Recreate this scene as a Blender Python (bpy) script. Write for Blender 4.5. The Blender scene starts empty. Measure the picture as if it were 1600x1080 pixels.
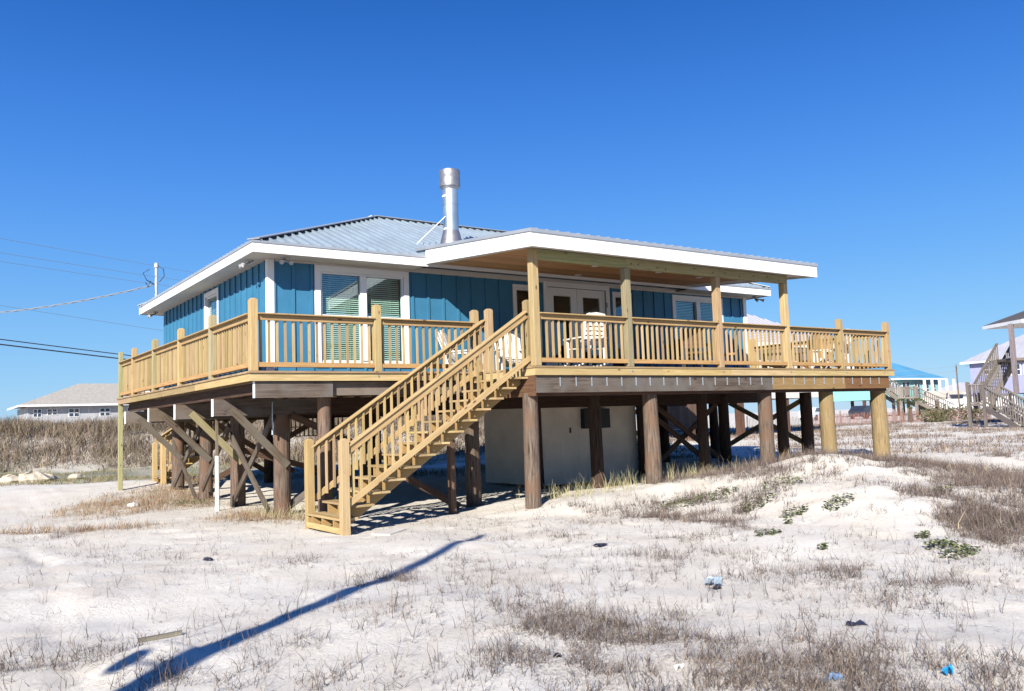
import bpy, math, random
import numpy as np
from mathutils import Vector, Matrix
random.seed(7); np.random.seed(7)
SC=bpy.context.scene; COL=SC.collection
# ---------------------------------------------------------------- camera
cam=bpy.data.objects.new('camera',bpy.data.cameras.new('camera')); COL.objects.link(cam)
Rm=np.array([[.81886,-.57322,-.02931],[.02198,.08243,-.99636],[.57355,.81523,.08010]])
def _orth(R):
    x=R[0]/np.linalg.norm(R[0]); z=R[2]-x*(R[2]@x); z/=np.linalg.norm(z); y=np.cross(z,x); return x,y,z
RX=(1900.,51.,1331.); RY=(-936.,150.,1331.)
_X=np.array(RX)/np.linalg.norm(RX); _Y=np.array(RY)/np.linalg.norm(RY); _Y=_Y-_X*(_X@_Y); _Y/=np.linalg.norm(_Y); _Z=np.cross(_X,_Y)
_R=np.stack([_X,_Y,_Z],1)
M=Matrix(((_R[0][0],-_R[1][0],-_R[2][0],0),(_R[0][1],-_R[1][1],-_R[2][1],0),(_R[0][2],-_R[1][2],-_R[2][2],0),(0,0,0,1)))
cam.matrix_world=Matrix.Translation((-9.63,-12.92,1.48))@M
cam.data.sensor_width=36; cam.data.lens=1331/1600*36; cam.data.clip_end=4000; cam.data.clip_start=.1
SC.camera=cam
# ---------------------------------------------------------------- light
SUN_D=Vector((1.22,1.0,-.83)).normalized()
sun=bpy.data.objects.new('sun',bpy.data.lights.new('sun','SUN')); COL.objects.link(sun)
sun.data.energy=4.6; sun.data.angle=math.radians(.55); sun.data.color=(1,.95,.86)
sun.rotation_euler=SUN_D.to_track_quat('-Z','Y').to_euler()
W=bpy.data.worlds.new('World'); SC.world=W; W.use_nodes=True
nt=W.node_tree; bg=nt.nodes['Background']
sky=nt.nodes.new('ShaderNodeTexSky'); sky.sky_type='NISHITA'; sky.sun_disc=False
sky.sun_elevation=math.asin(-SUN_D.z); sky.sun_rotation=math.atan2(-SUN_D.x,-SUN_D.y)
sky.air_density=1.0; sky.dust_density=0.0; sky.ozone_density=3.0; sky.altitude=0
hs=nt.nodes.new('ShaderNodeHueSaturation'); hs.inputs['Saturation'].default_value=1.28; hs.inputs['Hue'].default_value=.503
nt.links.new(sky.outputs[0],hs.inputs['Color'])
tc=nt.nodes.new('ShaderNodeTexCoord'); sx=nt.nodes.new('ShaderNodeSeparateXYZ'); nt.links.new(tc.outputs['Generated'],sx.inputs[0])
cr=nt.nodes.new('ShaderNodeValToRGB'); cr.color_ramp.interpolation='B_SPLINE'
for i_,(p_,c_) in enumerate([(0,(.36,.66,1.0)),(.07,(.27,.60,1.0)),(.16,(.165,.47,1.0)),(.27,(.080,.32,.98)),(.40,(.03,.18,.71)),(.52,(.014,.115,.50)),(1,(.010,.075,.36))]):
    e_=cr.color_ramp.elements[i_] if i_<2 else cr.color_ramp.elements.new(p_)
    e_.position=p_; e_.color=(*c_,1)
nt.links.new(sx.outputs['Z'],cr.inputs[0]); vs_=nt.nodes.new('ShaderNodeVectorMath'); vs_.operation='SCALE'; vs_.inputs['Scale'].default_value=8.4; nt.links.new(cr.outputs[0],vs_.inputs[0])
mx_=nt.nodes.new('ShaderNodeMix'); mx_.data_type='RGBA'; mx_.inputs[0].default_value=.82; nt.links.new(hs.outputs[0],mx_.inputs[6]); nt.links.new(vs_.outputs[0],mx_.inputs[7]); nt.links.new(mx_.outputs[2],bg.inputs[0]); bg.inputs[1].default_value=.06
SC.view_settings.view_transform='Standard'; SC.view_settings.look='None'; SC.view_settings.gamma=1
SC.view_settings.exposure=.92
SC.render.engine='CYCLES'
try:
    SC.cycles.max_bounces=8; SC.cycles.diffuse_bounces=1; SC.cycles.transparent_max_bounces=12; SC.cycles.caustics_reflective=False; SC.cycles.caustics_refractive=False
except Exception: pass
# ---------------------------------------------------------------- materials
def mat(name,base=(.5,.5,.5),rough=.6,metal=0,build=None,spec=.5):
    m=bpy.data.materials.new(name); m.use_nodes=True; n=m.node_tree.nodes; l=m.node_tree.links
    b=n['Principled BSDF']; b.inputs['Base Color'].default_value=(*base,1); b.inputs['Roughness'].default_value=rough; b.inputs['Metallic'].default_value=metal
    if 'Specular IOR Level' in b.inputs: b.inputs['Specular IOR Level'].default_value=spec
    if build: build(n,l,b)
    return m
def N(n,t,**k):
    x=n.new(t)
    for a,v in k.items():
        if a in x.inputs.keys(): x.inputs[a].default_value=v
        else: setattr(x,a,v)
    return x
def ramp(n,stops):
    r=n.new('ShaderNodeValToRGB'); e=r.color_ramp.elements
    while len(e)<len(stops): e.new(.5)
    for i,(p,c) in enumerate(stops): e[i].position=p; e[i].color=(*c,1) if len(c)==3 else c
    return r
def mix(n,l,fac,a,b,mode='MIX'):
    x=n.new('ShaderNodeMix'); x.data_type='RGBA'; x.blend_type=mode
    for s,v in ((0,fac),(6,a),(7,b)):
        if isinstance(v,bpy.types.NodeSocket): l.new(v,x.inputs[s])
        elif s==0: x.inputs[s].default_value=v
        else: x.inputs[s].default_value=(*v,1)
    return x.outputs[2]
def wood(light,dark,knot,grain=1.0,tintamt=1.0,rough=.72,gap=False,lo=.35,hi=.7,stain=None):
    def f(n,l,b):
        uv=N(n,'ShaderNodeUVMap'); mp=N(n,'ShaderNodeMapping'); mp.inputs['Scale'].default_value=(1.6,26,1)
        l.new(uv.outputs[0],mp.inputs[0])
        ns=N(n,'ShaderNodeTexNoise',Scale=1.0*grain,Detail=5.0,Roughness=.65,Distortion=.6); l.new(mp.outputs[0],ns.inputs['Vector'])
        r=ramp(n,[(lo,dark),(hi,light)]); l.new(ns.outputs[0],r.inputs[0])
        m2=N(n,'ShaderNodeMapping'); m2.inputs['Scale'].default_value=(2.2,5.5,1); l.new(uv.outputs[0],m2.inputs[0])
        vo=N(n,'ShaderNodeTexVoronoi',Scale=1.0,Randomness=1.0); l.new(m2.outputs[0],vo.inputs['Vector'])
        kr=ramp(n,[(.06,(1,1,1)),(.13,(0,0,0))]); l.new(vo.outputs['Distance'],kr.inputs[0])
        c=mix(n,l,kr.outputs[0],r.outputs[0],knot)
        if stain:
            g=N(n,'ShaderNodeNewGeometry'); s=N(n,'ShaderNodeTexNoise',Scale=1.7,Detail=4.0); l.new(g.outputs['Position'],s.inputs['Vector'])
            sr=ramp(n,[(.42,(0,0,0)),(.62,(1,1,1))]); l.new(s.outputs[0],sr.inputs[0]); c=mix(n,l,sr.outputs[0],c,stain)
        at=N(n,'ShaderNodeAttribute'); at.attribute_name='tint'
        c=mix(n,l,tintamt,c,at.outputs['Color'],'MULTIPLY')
        l.new(c,b.inputs['Base Color'])
        bp=N(n,'ShaderNodeBump',Strength=.35,Distance=.004); l.new(ns.outputs[0],bp.inputs['Height']); l.new(bp.outputs[0],b.inputs['Normal'])
    return mat('wood',(.5,.4,.2),rough,0,f,.3)
MT={}
MT['new']=wood((.515,.39,.21),(.35,.24,.115),(.12,.06,.03),lo=.3,hi=.72)
MT['deckboard']=wood((.42,.31,.19),(.28,.19,.11),(.14,.08,.04))
MT['green']=wood((.41,.365,.225),(.28,.24,.13),(.16,.12,.06))
MT['old']=wood((.205,.16,.122),(.072,.052,.038),(.03,.022,.018),rough=.85,stain=(.165,.145,.122))
MT['brown']=wood((.20,.125,.085),(.085,.050,.035),(.03,.02,.015),rough=.85)
MT['ceiling']=wood((.62,.36,.18),(.46,.24,.105),(.22,.11,.05),grain=.7)
MT['chairwood']=wood((.52,.33,.15),(.36,.20,.08),(.15,.07,.03))
MT['grey']=wood((.25,.22,.205),(.13,.115,.11),(.08,.07,.06),rough=.9)
def pile_mat(base,dark,amt):
    def f(n,l,b):
        uv=N(n,'ShaderNodeUVMap'); mp=N(n,'ShaderNodeMapping'); mp.inputs['Scale'].default_value=(1.3,16,1); l.new(uv.outputs[0],mp.inputs[0])
        ns=N(n,'ShaderNodeTexNoise',Scale=1.6,Detail=8.0,Roughness=.7); l.new(mp.outputs[0],ns.inputs['Vector'])
        g=N(n,'ShaderNodeNewGeometry'); s=N(n,'ShaderNodeTexNoise',Scale=2.4,Detail=5.0); l.new(g.outputs['Position'],s.inputs['Vector'])
        r=ramp(n,[(.36,dark),(.62,base)]); l.new(ns.outputs[0],r.inputs[0])
        sr=ramp(n,[(.45,(0,0,0)),(.65,(1,1,1))]); l.new(s.outputs[0],sr.inputs[0])
        c=mix(n,l,sr.outputs[0],r.outputs[0],amt); at=N(n,'ShaderNodeAttribute'); at.attribute_name='tint'
        c=mix(n,l,1.0,c,at.outputs['Color'],'MULTIPLY'); l.new(c,b.inputs['Base Color'])
        bp=N(n,'ShaderNodeBump',Strength=.7,Distance=.012); l.new(ns.outputs[0],bp.inputs['Height']); l.new(bp.outputs[0],b.inputs['Normal'])
    return mat('pile_wood',base,.88,0,f,.2)
MT['pile']=pile_mat((.195,.148,.115),(.045,.031,.023),(.15,.092,.062))
MT['pilenew']=pile_mat((.33,.25,.135),(.16,.11,.055),(.25,.175,.085))
def paint(base,var=.06,rough=.55):
    def f(n,l,b):
        g=N(n,'ShaderNodeNewGeometry'); s=N(n,'ShaderNodeTexNoise',Scale=1.3,Detail=6.0,Roughness=.65); l.new(g.outputs['Position'],s.inputs['Vector'])
        r=ramp(n,[(.3,tuple(c*(1-var*1.6) for c in base)),(.7,tuple(min(1,c*(1+var)) for c in base))]); l.new(s.outputs[0],r.inputs[0]); l.new(r.outputs[0],b.inputs['Base Color'])
        s2=N(n,'ShaderNodeTexNoise',Scale=60.0,Detail=3.0); l.new(g.outputs['Position'],s2.inputs['Vector'])
        bp=N(n,'ShaderNodeBump',Strength=.15,Distance=.003); l.new(s2.outputs[0],bp.inputs['Height']); l.new(bp.outputs[0],b.inputs['Normal'])
    return mat('paint',base,rough,0,f,.35)
MT['blue']=paint((.042,.180,.315),.10)
MT['white']=paint((.80,.80,.79),.03,.5)
MT['offwhite']=paint((.62,.58,.53),.08,.7)
MT['plywood']=paint((.74,.62,.50),.10,.8)
MT['chairwhite']=paint((.82,.80,.76),.02,.4)
MT['black']=mat('black_plastic',(.012,.012,.014),.5)
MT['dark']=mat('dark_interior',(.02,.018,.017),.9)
MT['blind']=mat('blind',(.62,.70,.62),.6)
MT['pvc']=mat('pvc',(.82,.82,.80),.35)
def metalroof(base,rough,sc=1.5,metal=.55):
    def f(n,l,b):
        g=N(n,'ShaderNodeNewGeometry'); s=N(n,'ShaderNodeTexNoise',Scale=sc,Detail=6.0); l.new(g.outputs['Position'],s.inputs['Vector'])
        r=ramp(n,[(.3,tuple(c*.86 for c in base)),(.7,base)]); l.new(s.outputs[0],r.inputs[0]); l.new(r.outputs[0],b.inputs['Base Color'])
        rr=N(n,'ShaderNodeMapRange'); rr.inputs['To Min'].default_value=rough-.08; rr.inputs['To Max'].default_value=rough+.12; l.new(s.outputs[0],rr.inputs[0]); l.new(rr.outputs[0],b.inputs['Roughness'])
    return mat('metal_roof',base,rough,metal,f)
MT['roof']=metalroof((.47,.56,.62),.40,1.5,.5)
MT['flashing']=metalroof((.36,.39,.43),.5,1.5,.3)
MT['steel']=metalroof((.36,.35,.36),.5,9,.85)
MT['galv']=metalroof((.46,.53,.58),.45,3,.85)
MT['bluemetal']=metalroof((.09,.31,.50),.6,.4,.0)
MT['greyroof']=metalroof((.50,.49,.53),.6,.4,.0)
MT['palegreyroof']=metalroof((.40,.40,.45),.7,.4,.0)
def shingle(base):
    def f(n,l,b):
        g=N(n,'ShaderNodeNewGeometry'); s=N(n,'ShaderNodeTexNoise',Scale=3.0,Detail=8.0); l.new(g.outputs['Position'],s.inputs['Vector'])
        r=ramp(n,[(.3,tuple(c*.75 for c in base)),(.7,base)]); l.new(s.outputs[0],r.inputs[0]); l.new(r.outputs[0],b.inputs['Base Color'])
    return mat('shingles',base,.9,0,f)
MT['shingle']=shingle((.42,.39,.34)); MT['darkshingle']=shingle((.10,.09,.09))  # shingle: tan lightened, distance haze put into the colour
MT['purple']=paint((.30,.31,.50),.05); MT['aqua']=paint((.24,.52,.50),.05); MT['greywall']=paint((.38,.39,.41),.06); MT['carwhite']=mat('car_paint',(.7,.72,.75),.3); MT['carblue']=mat('car_paint',(.03,.035,.05),.3)  # greywall: grey made paler, distance haze put into the colour
def glassf(n,l,b):
    tr=N(n,'ShaderNodeBsdfTransparent'); tr.inputs[0].default_value=(.88,.97,.95,1); gl=N(n,'ShaderNodeBsdfGlossy'); gl.inputs['Roughness'].default_value=.02; gl.inputs[0].default_value=(.9,.95,1,1)
    lw=N(n,'ShaderNodeLayerWeight'); lw.inputs[0].default_value=.5; pw=N(n,'ShaderNodeMath',operation='POWER'); l.new(lw.outputs['Facing'],pw.inputs[0]); pw.inputs[1].default_value=4.0; fr=N(n,'ShaderNodeMath',operation='MULTIPLY_ADD'); l.new(pw.outputs[0],fr.inputs[0]); fr.inputs[1].default_value=.85; fr.inputs[2].default_value=.09; mx=N(n,'ShaderNodeMixShader'); l.new(fr.outputs[0],mx.inputs[0]); l.new(tr.outputs[0],mx.inputs[1]); l.new(gl.outputs[0],mx.inputs[2]); l.new(mx.outputs[0],n['Material Output'].inputs[0])
MT['glass']=mat('glass',(.5,.6,.6),.05,0,glassf)
MT['farglass']=mat('far_glass',(.03,.05,.08),.1)
def sandf(n,l,b):
    g=N(n,'ShaderNodeNewGeometry')
    a=N(n,'ShaderNodeTexNoise',Scale=1.1,Detail=7.0,Roughness=.6); c=N(n,'ShaderNodeTexNoise',Scale=16.0,Detail=8.0,Roughness=.75); d=N(n,'ShaderNodeTexNoise',Scale=260.0,Detail=3.0)
    for q in(a,c,d): l.new(g.outputs['Position'],q.inputs['Vector'])
    r=ramp(n,[(.32,(.655,.59,.50)),(.6,(.735,.69,.615))]); l.new(a.outputs[0],r.inputs[0])
    r2=ramp(n,[(.30,(.62,.55,.48)),(.43,(1,1,1))]); l.new(c.outputs[0],r2.inputs[0]); col=mix(n,l,.55,r.outputs[0],r2.outputs[0],'MULTIPLY')
    at=N(n,'ShaderNodeAttribute'); at.attribute_name='veg'
    # plant litter: broken brown flecks where the growth is dense
    vo=N(n,'ShaderNodeTexNoise',Scale=28.0,Detail=6.0,Roughness=.8); l.new(g.outputs['Position'],vo.inputs['Vector'])
    m1=N(n,'ShaderNodeMath',operation='MULTIPLY_ADD'); l.new(at.outputs['Fac'],m1.inputs[0]); m1.inputs[1].default_value=.22; l.new(vo.outputs[0],m1.inputs[2])
    lr=ramp(n,[(.72,(0,0,0)),(.92,(1,1,1))]); l.new(m1.outputs[0],lr.inputs[0])
    lit=ramp(n,[(.3,(.24,.18,.15)),(.7,(.40,.33,.27))]); l.new(c.outputs[0],lit.inputs[0])
    col=mix(n,l,lr.outputs[0],col,lit.outputs[0])
    ag=N(n,'ShaderNodeAttribute'); ag.attribute_name='green'
    m2=N(n,'ShaderNodeMath',operation='MULTIPLY'); l.new(ag.outputs['Fac'],m2.inputs[0]); l.new(c.outputs[0],m2.inputs[1]); m3=N(n,'ShaderNodeMath',operation='MULTIPLY'); l.new(m2.outputs[0],m3.inputs[0]); m3.inputs[1].default_value=1.7; m3.use_clamp=True
    gr=ramp(n,[(.3,(.13,.14,.07)),(.7,(.27,.25,.16))]); l.new(a.outputs[0],gr.inputs[0]); col=mix(n,l,m3.outputs[0],col,gr.outputs[0])
    l.new(col,b.inputs['Base Color'])
    ad=N(n,'ShaderNodeMath',operation='MULTIPLY_ADD'); l.new(c.outputs[0],ad.inputs[0]); ad.inputs[1].default_value=1.0; 
    dm=N(n,'ShaderNodeMath',operation='MULTIPLY'); l.new(d.outputs[0],dm.inputs[0]); dm.inputs[1].default_value=.10; l.new(dm.outputs[0],ad.inputs[2])
    bp=N(n,'ShaderNodeBump',Strength=.75,Distance=.030); l.new(ad.outputs[0],bp.inputs['Height']); l.new(bp.outputs[0],b.inputs['Normal'])
MT['sand']=mat('sand',(.6,.57,.5),.95,0,sandf,.15)
def bladef(n,l,b):
    at=N(n,'ShaderNodeAttribute'); at.attribute_name='tint'; l.new(at.outputs['Color'],b.inputs['Base Color'])
MT['blade']=mat('dry_blades',(.3,.2,.1),.85,0,bladef,.1)
def rockf(n,l,b):
    g=N(n,'ShaderNodeNewGeometry'); s=N(n,'ShaderNodeTexNoise',Scale=9.0,Detail=8.0); l.new(g.outputs['Position'],s.inputs['Vector'])
    r=ramp(n,[(.3,(.34,.28,.20)),(.7,(.62,.56,.46))]); l.new(s.outputs[0],r.inputs[0]); l.new(r.outputs[0],b.inputs['Base Color'])
MT['rock']=mat('rubble',(.5,.45,.35),.9,0,rockf)
MT['litterblue']=mat('film',(.03,.30,.60),.3); MT['litterpale']=mat('film',(.33,.42,.50),.35); MT['litterfilm']=mat('film',(.16,.26,.42),.5); MT['litterdark']=mat('film',(.03,.03,.045),.45); MT['orange']=wood((.46,.23,.18),(.33,.16,.13),(.25,.12,.1),rough=.9); MT['picket']=wood((.33,.31,.28),(.22,.185,.17),(.2,.15,.13),rough=.9); MT['picketwhite']=paint((.7,.7,.68),.05)
MT['cable']=mat('cable',(.03,.03,.035),.6); MT['palecable']=mat('cable',(.22,.24,.27),.6)
MT['bulb']=mat('light_trim',(.8,.8,.78),.4); MT['lampgrey']=mat('lamp_grey',(.42,.42,.42),.5)
# ---------------------------------------------------------------- mesh builder
class MB:
    def __init__(s): s.v=[];s.f=[];s.uv=[];s.t=[];s.sm=[]
    def _add(s,vs,fs,uvs,tint,smooth=False):
        o=len(s.v); s.v+=[tuple(map(float,p)) for p in vs]
        for f,u in zip(fs,uvs): s.f.append([i+o for i in f]); s.uv+=u; s.t.append(tint); s.sm.append(smooth)
    def hexa(s,P,L=0,tint=None,chamfer=0):
        # P: 8 corners ordered (x0y0z0,x1y0z0,x1y1z0,x0y1z0, same for z1); L long axis index
        if tint is None: k=random.uniform(.68,1.10); tint=(k,k*random.uniform(.94,1.03),k*random.uniform(.82,1.08))
        P=[Vector(p) for p in P]; F=[(0,3,2,1),(4,5,6,7),(0,1,5,4),(1,2,6,5),(2,3,7,6),(3,0,4,7)]
        d=[(P[1]-P[0]),(P[3]-P[0]),(P[4]-P[0])]; ln=[max(x.length,1e-6) for x in d]; ax=[x/n for x,n in zip(d,ln)]
        off=(random.uniform(0,50),random.uniform(0,50)); o2=[i for i in range(3) if i!=L]; us=[]
        for k,f in enumerate(F):
            nrm={0:2,1:2,2:1,3:0,4:1,5:0}[k]
            cr=[i for i in range(3) if i!=nrm]
            a=L if nrm!=L else cr[0]; c=[i for i in cr if i!=a][0]
            us.append([( (P[i]-P[0]).dot(ax[a])+off[0], (P[i]-P[0]).dot(ax[c])+off[1]+nrm*.37) for i in f])
        s._add(P,F,us,tint)
    def box(s,x0,x1,y0,y1,z0,z1,tint=None,L=None):
        if L is None: e=(abs(x1-x0),abs(y1-y0),abs(z1-z0)); L=e.index(max(e))
        s.hexa([(x0,y0,z0),(x1,y0,z0),(x1,y1,z0),(x0,y1,z0),(x0,y0,z1),(x1,y0,z1),(x1,y1,z1),(x0,y1,z1)],L,tint)
    def beam(s,p0,p1,w,h,up=(0,0,1),tint=None):
        p0=Vector(p0);p1=Vector(p1);d=(p1-p0).normalized();u=Vector(up);r=d.cross(u)
        if r.length<1e-4: r=d.cross(Vector((1,0,0)))
        r.normalize();u=r.cross(d).normalized();a=r*w/2;b=u*h/2
        s.hexa([p0-a-b,p1-a-b,p1+a-b,p0+a-b,p0-a+b,p1-a+b,p1+a+b,p0+a+b],0,tint)
    def post(s,x,y,w,z0,z1,ch=.035,tint=None,cap=True):
        # square post with four chamfered top edges
        h=w/2; s.box(x-h,x+h,y-h,y+h,z0,z1-ch if cap else z1,tint)
        if cap:
            k=s.t[-1]; q=h-ch; z=z1-ch
            V=[(x-h,y-h,z),(x+h,y-h,z),(x+h,y+h,z),(x-h,y+h,z),(x-q,y-q,z1),(x+q,y-q,z1),(x+q,y+q,z1),(x-q,y+q,z1)]
            s.hexa(V,2,k)
    def tube(s,pts,r,n=10,tint=(1,1,1),caps=True,wob=0):
        pts=[Vector(p) for p in pts]; R=r if isinstance(r,(list,tuple)) else [r]*len(pts)
        vs=[];N_=len(pts)
        ph=[random.uniform(0,6.28) for _ in range(4)]
        for i,p in enumerate(pts):
            d=(pts[min(i+1,N_-1)]-pts[max(i-1,0)]).normalized(); a=d.orthogonal().normalized() if abs(d.z)<.99 else Vector((1,0,0)); a=(a-d*a.dot(d)).normalized(); b=d.cross(a)
            for k in range(n):
                t=2*math.pi*k/n; rr=R[i]*(1+wob*math.sin(2*t+ph[0]+i*.4)+wob*.6*math.sin(3*t+ph[1]-i*.9)); vs.append(p+a*math.cos(t)*rr+b*math.sin(t)*rr)
        fs=[];us=[];ln=[0]
        for i in range(1,N_): ln.append(ln[-1]+(pts[i]-pts[i-1]).length)
        ou=random.uniform(0,40);c=2*math.pi*R[0]
        for i in range(N_-1):
            for k in range(n):
                k2=(k+1)%n; fs.append((i*n+k,i*n+k2,(i+1)*n+k2,(i+1)*n+k)); us.append([(ou+ln[i],c*k/n),(ou+ln[i],c*(k+1)/n),(ou+ln[i+1],c*(k+1)/n),(ou+ln[i+1],c*k/n)])
        s._add(vs,fs,us,tint,True)
        if caps:
            for base,rev in((0,True),((N_-1)*n,False)):
                ring=[vs[base+k] for k in range(n)]; f=list(range(n)); f=f[::-1] if rev else f
                s._add(ring,[f],[[(p.x,p.y) for p in [ring[i] for i in f]]],tint)
    def poly(s,pts,tint=(1,1,1)):
        s._add(pts,[tuple(range(len(pts)))],[[(Vector(p).x+Vector(p).z*.3,Vector(p).y) for p in pts]],tint)
    def prism(s,pts,dv,tint=(1,1,1)):
        pts=[Vector(p) for p in pts];dv=Vector(dv);n=len(pts);vs=pts+[p+dv for p in pts]
        fs=[tuple(range(n))[::-1],tuple(range(n,2*n))]+[(i,(i+1)%n,(i+1)%n+n,i+n) for i in range(n)]
        ax=(pts[1]-pts[0]).normalized(); nr=ax.cross(dv.normalized())
        us=[[( (vs[i]-pts[0]).dot(ax),(vs[i]-pts[0]).dot(nr)+(vs[i]-pts[0]).dot(dv.normalized())) for i in f] for f in fs]
        s._add(vs,fs,us,tint)
    def build(s,name,m,parent=None,bevel=0,origin=None):
        me=bpy.data.meshes.new(name); o=Vector(origin) if origin else Vector((0,0,0))
        me.from_pydata([(v[0]-o.x,v[1]-o.y,v[2]-o.z) for v in s.v],[],s.f)
        uv=me.uv_layers.new(name='UVMap'); uv.data.foreach_set('uv',np.array(s.uv,dtype=np.float32).ravel())
        a=me.attributes.new('tint','FLOAT_COLOR','FACE'); a.data.foreach_set('color',np.array([(*t[:3],1) for t in s.t],dtype=np.float32).ravel())
        me.polygons.foreach_set('use_smooth',s.sm)
        for mm in (m if isinstance(m,list) else [m]): me.materials.append(MT[mm])
        me.validate(); me.update()
        ob=bpy.data.objects.new(name,me); COL.objects.link(ob); ob.location=o
        if parent: ob.parent=parent; ob.matrix_parent_inverse=Matrix.Identity(4); ob.location=o-wloc(parent)
        if bevel:
            b=ob.modifiers.new('b','BEVEL'); b.width=bevel; b.segments=1; b.limit_method='ANGLE'; b.angle_limit=math.radians(50)
        return ob
def wloc(o):
    v=Vector(o.location)
    while o.parent: o=o.parent; v+=Vector(o.location)
    return v
def tag(o,label=None,cat=None,group=None,kind=None):
    if label:o['label']=label
    if cat:o['category']=cat
    if group:o['group']=group
    if kind:o['kind']=kind
    return o
def empty(name,loc,label,cat,group=None):
    o=bpy.data.objects.new(name,None); o.empty_display_size=.2; COL.objects.link(o); o.location=loc; return tag(o,label,cat,group)
def copy_tree(o,parent=None):
    c=o.copy(); COL.objects.link(c); c.parent=parent
    for ch in list(o.children): copy_tree(ch,c)
    return c
# ---------------------------------------------------------------- terrain
def sm(a,b,x):
    t=np.clip((x-a)/(b-a),0,1);return t*t*(3-2*t)
def vn(x,y,s=0):
    xi=np.floor(x).astype(np.int64);yi=np.floor(y).astype(np.int64);fx=x-xi;fy=y-yi
    fx=fx*fx*(3-2*fx);fy=fy*fy*(3-2*fy)
    def h(a,b):
        n=(a*374761393+b*668265263+s*1274126177)&0xffffffff
        n=((n^(n>>13))*1274126177)&0xffffffff
        return ((n^(n>>16))&0xffff)/65535.
    return (h(xi,yi)*(1-fx)+h(xi+1,yi)*fx)*(1-fy)+(h(xi,yi+1)*(1-fx)+h(xi+1,yi+1)*fx)*fy-.5
def ground(x,y):
    x=np.asarray(x,float);y=np.asarray(y,float)
    u=(x-5.5)*.82-(y+2.5)*.57; v=(x-5.5)*.57+(y+2.5)*.82
    su=np.where(u<0,1.7,2.1);sv=np.where(v<0,3.3,2.0)
    z=-.28+.79*np.exp(-(u/su)**2/2-(v/sv)**2/2)
    z=z+.36*sm(4.5,10,x)*sm(-4,-1,y)
    z=z+.26*sm(9,16,y)*(1-sm(3,8,x))+.16*sm(-1,0.8,x)*sm(-1.5,.2,y)*(1-sm(1.2,3.5,y))*(1-sm(4.5,7,x))
    D=.574*(x+9.63)+.8145*(y+12.92);L=.8145*(x+9.63)-.574*(y+12.92)
    z=z+.22*sm(35,62,D)*sm(-2,8,L)
    z=z+1.75*sm(37.5,43.5,D+1.2*vn(x/4,y/4,5))*(1-sm(60,75,D))*(1-sm(-2.5,7,L))*(1+.35*vn(x/5,y/5,6)+.22*vn(x/1.9,y/1.9,16))
    near=1-sm(30,60,D)
    z=z+near*(.10*vn(x/3.1,y/3.1,1)+.05*vn(x/1.1+7,y/1.1,2)+.022*vn(x/.42,y/.42,3)+.010*vn(x/.17,y/.17,4))
    du=np.exp(-(u/3.0)**2/2-((v+1.5)/3.6)**2/2); z=z+du*(.17*vn(x/1.3,y/1.3,17)+.09*vn(x/.6,y/.6,18)-.10*np.clip(vn(x/.9+4,y/.9,19)-.15,0,1))
    for c_ in(-8.35,-9.25): e_=x-c_-.25*np.sin(y*.45+1); z=z+(1-sm(2,4,y))*near*(-.032*np.exp(-(e_/.13)**2)+.008*np.exp(-((np.abs(e_)-.28)/.12)**2))*(.8+1.2*vn(x/.5,y/.45,61))*(.4+.6*sm(-.4,.3,vn(x/2.5,y/2.5,62)))
    fg=(1-sm(-1.5,0,y))*(1-sm(1,4,x)); z=z+fg*(.11*vn(x/1.9+3,y/1.9,7)+.05*vn(x/.8,y/.8,8))-.07*near*np.clip(vn(x/.31,y/.31,9)-.22,0,1)-.10*near*(1-sm(-1,1,y))*np.clip(vn(x/.55,y/.55,10)-.33,0,1)
    a=x+7.95;b=y+5.55;q=(a*.79+b*.61);w=(-a*.61+b*.79)
    z=z+.085*np.exp(-(w/.30)**2)*sm(-1.1,0,q)*(1-sm(0,.10,q))
    return z
def gz(x,y): return float(ground(np.array([x]),np.array([y]))[0])
PATCH=[(-4.87,-7.49,0.85,0.80,1.30),(-4.56,-9.06,0.95,0.65,1.30),(-5.74,-8.06,0.55,0.66,1.20),(-4.62,-9.59,0.70,0.45,1.30),(-5.9,-8.9,.5,.4,.8),(-6.53,-6.62,1.02,0.98,0.35),(-5.05,-6.58,0.69,1.01,0.35),(-2.02,-5.67,0.68,1.09,0.50),(-0.41,-1.01,1.67,1.92,0.50),(1.41,-2.45,1.33,2.13,0.90),(4.8,-1.6,1.1,1.6,0.85),(7.77,-2.74,2.4,4.2,1.4),(1.97,-7.47,0.49,2.90,1.20),(-1.18,-7.75,0.80,0.68,0.70),(-2.25,-8.63,0.34,0.30,1.00),(-4.77,10.10,1.77,1.95,1.00),(-7.52,4.91,1.52,0.82,1.00),(-3.54,12.02,1.07,3.52,1.00),(-2.93,5.03,1.01,1.65,1.20),(-3.18,10.18,1.01,2.11,1.00),(-7.24,1.99,2.01,1.49,0.35),(-8.79,-5.24,0.49,0.45,0.50),(-5.07,-3.69,0.45,0.50,0.70),(-8.12,-6.21,0.37,0.32,0.40),(-3.77,-10.09,0.25,0.40,0.80),(-3.98,-3.32,0.82,1.25,0.25),(-5.43,-1.76,0.51,0.54,0.30),(4.55,0.10,1.26,1.52,0.80),(18.78,0.84,3.09,4.79,1.20),(30.54,11.12,6.39,9.77,0.80),(22.82,14.71,3.70,7.33,0.60)]
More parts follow.
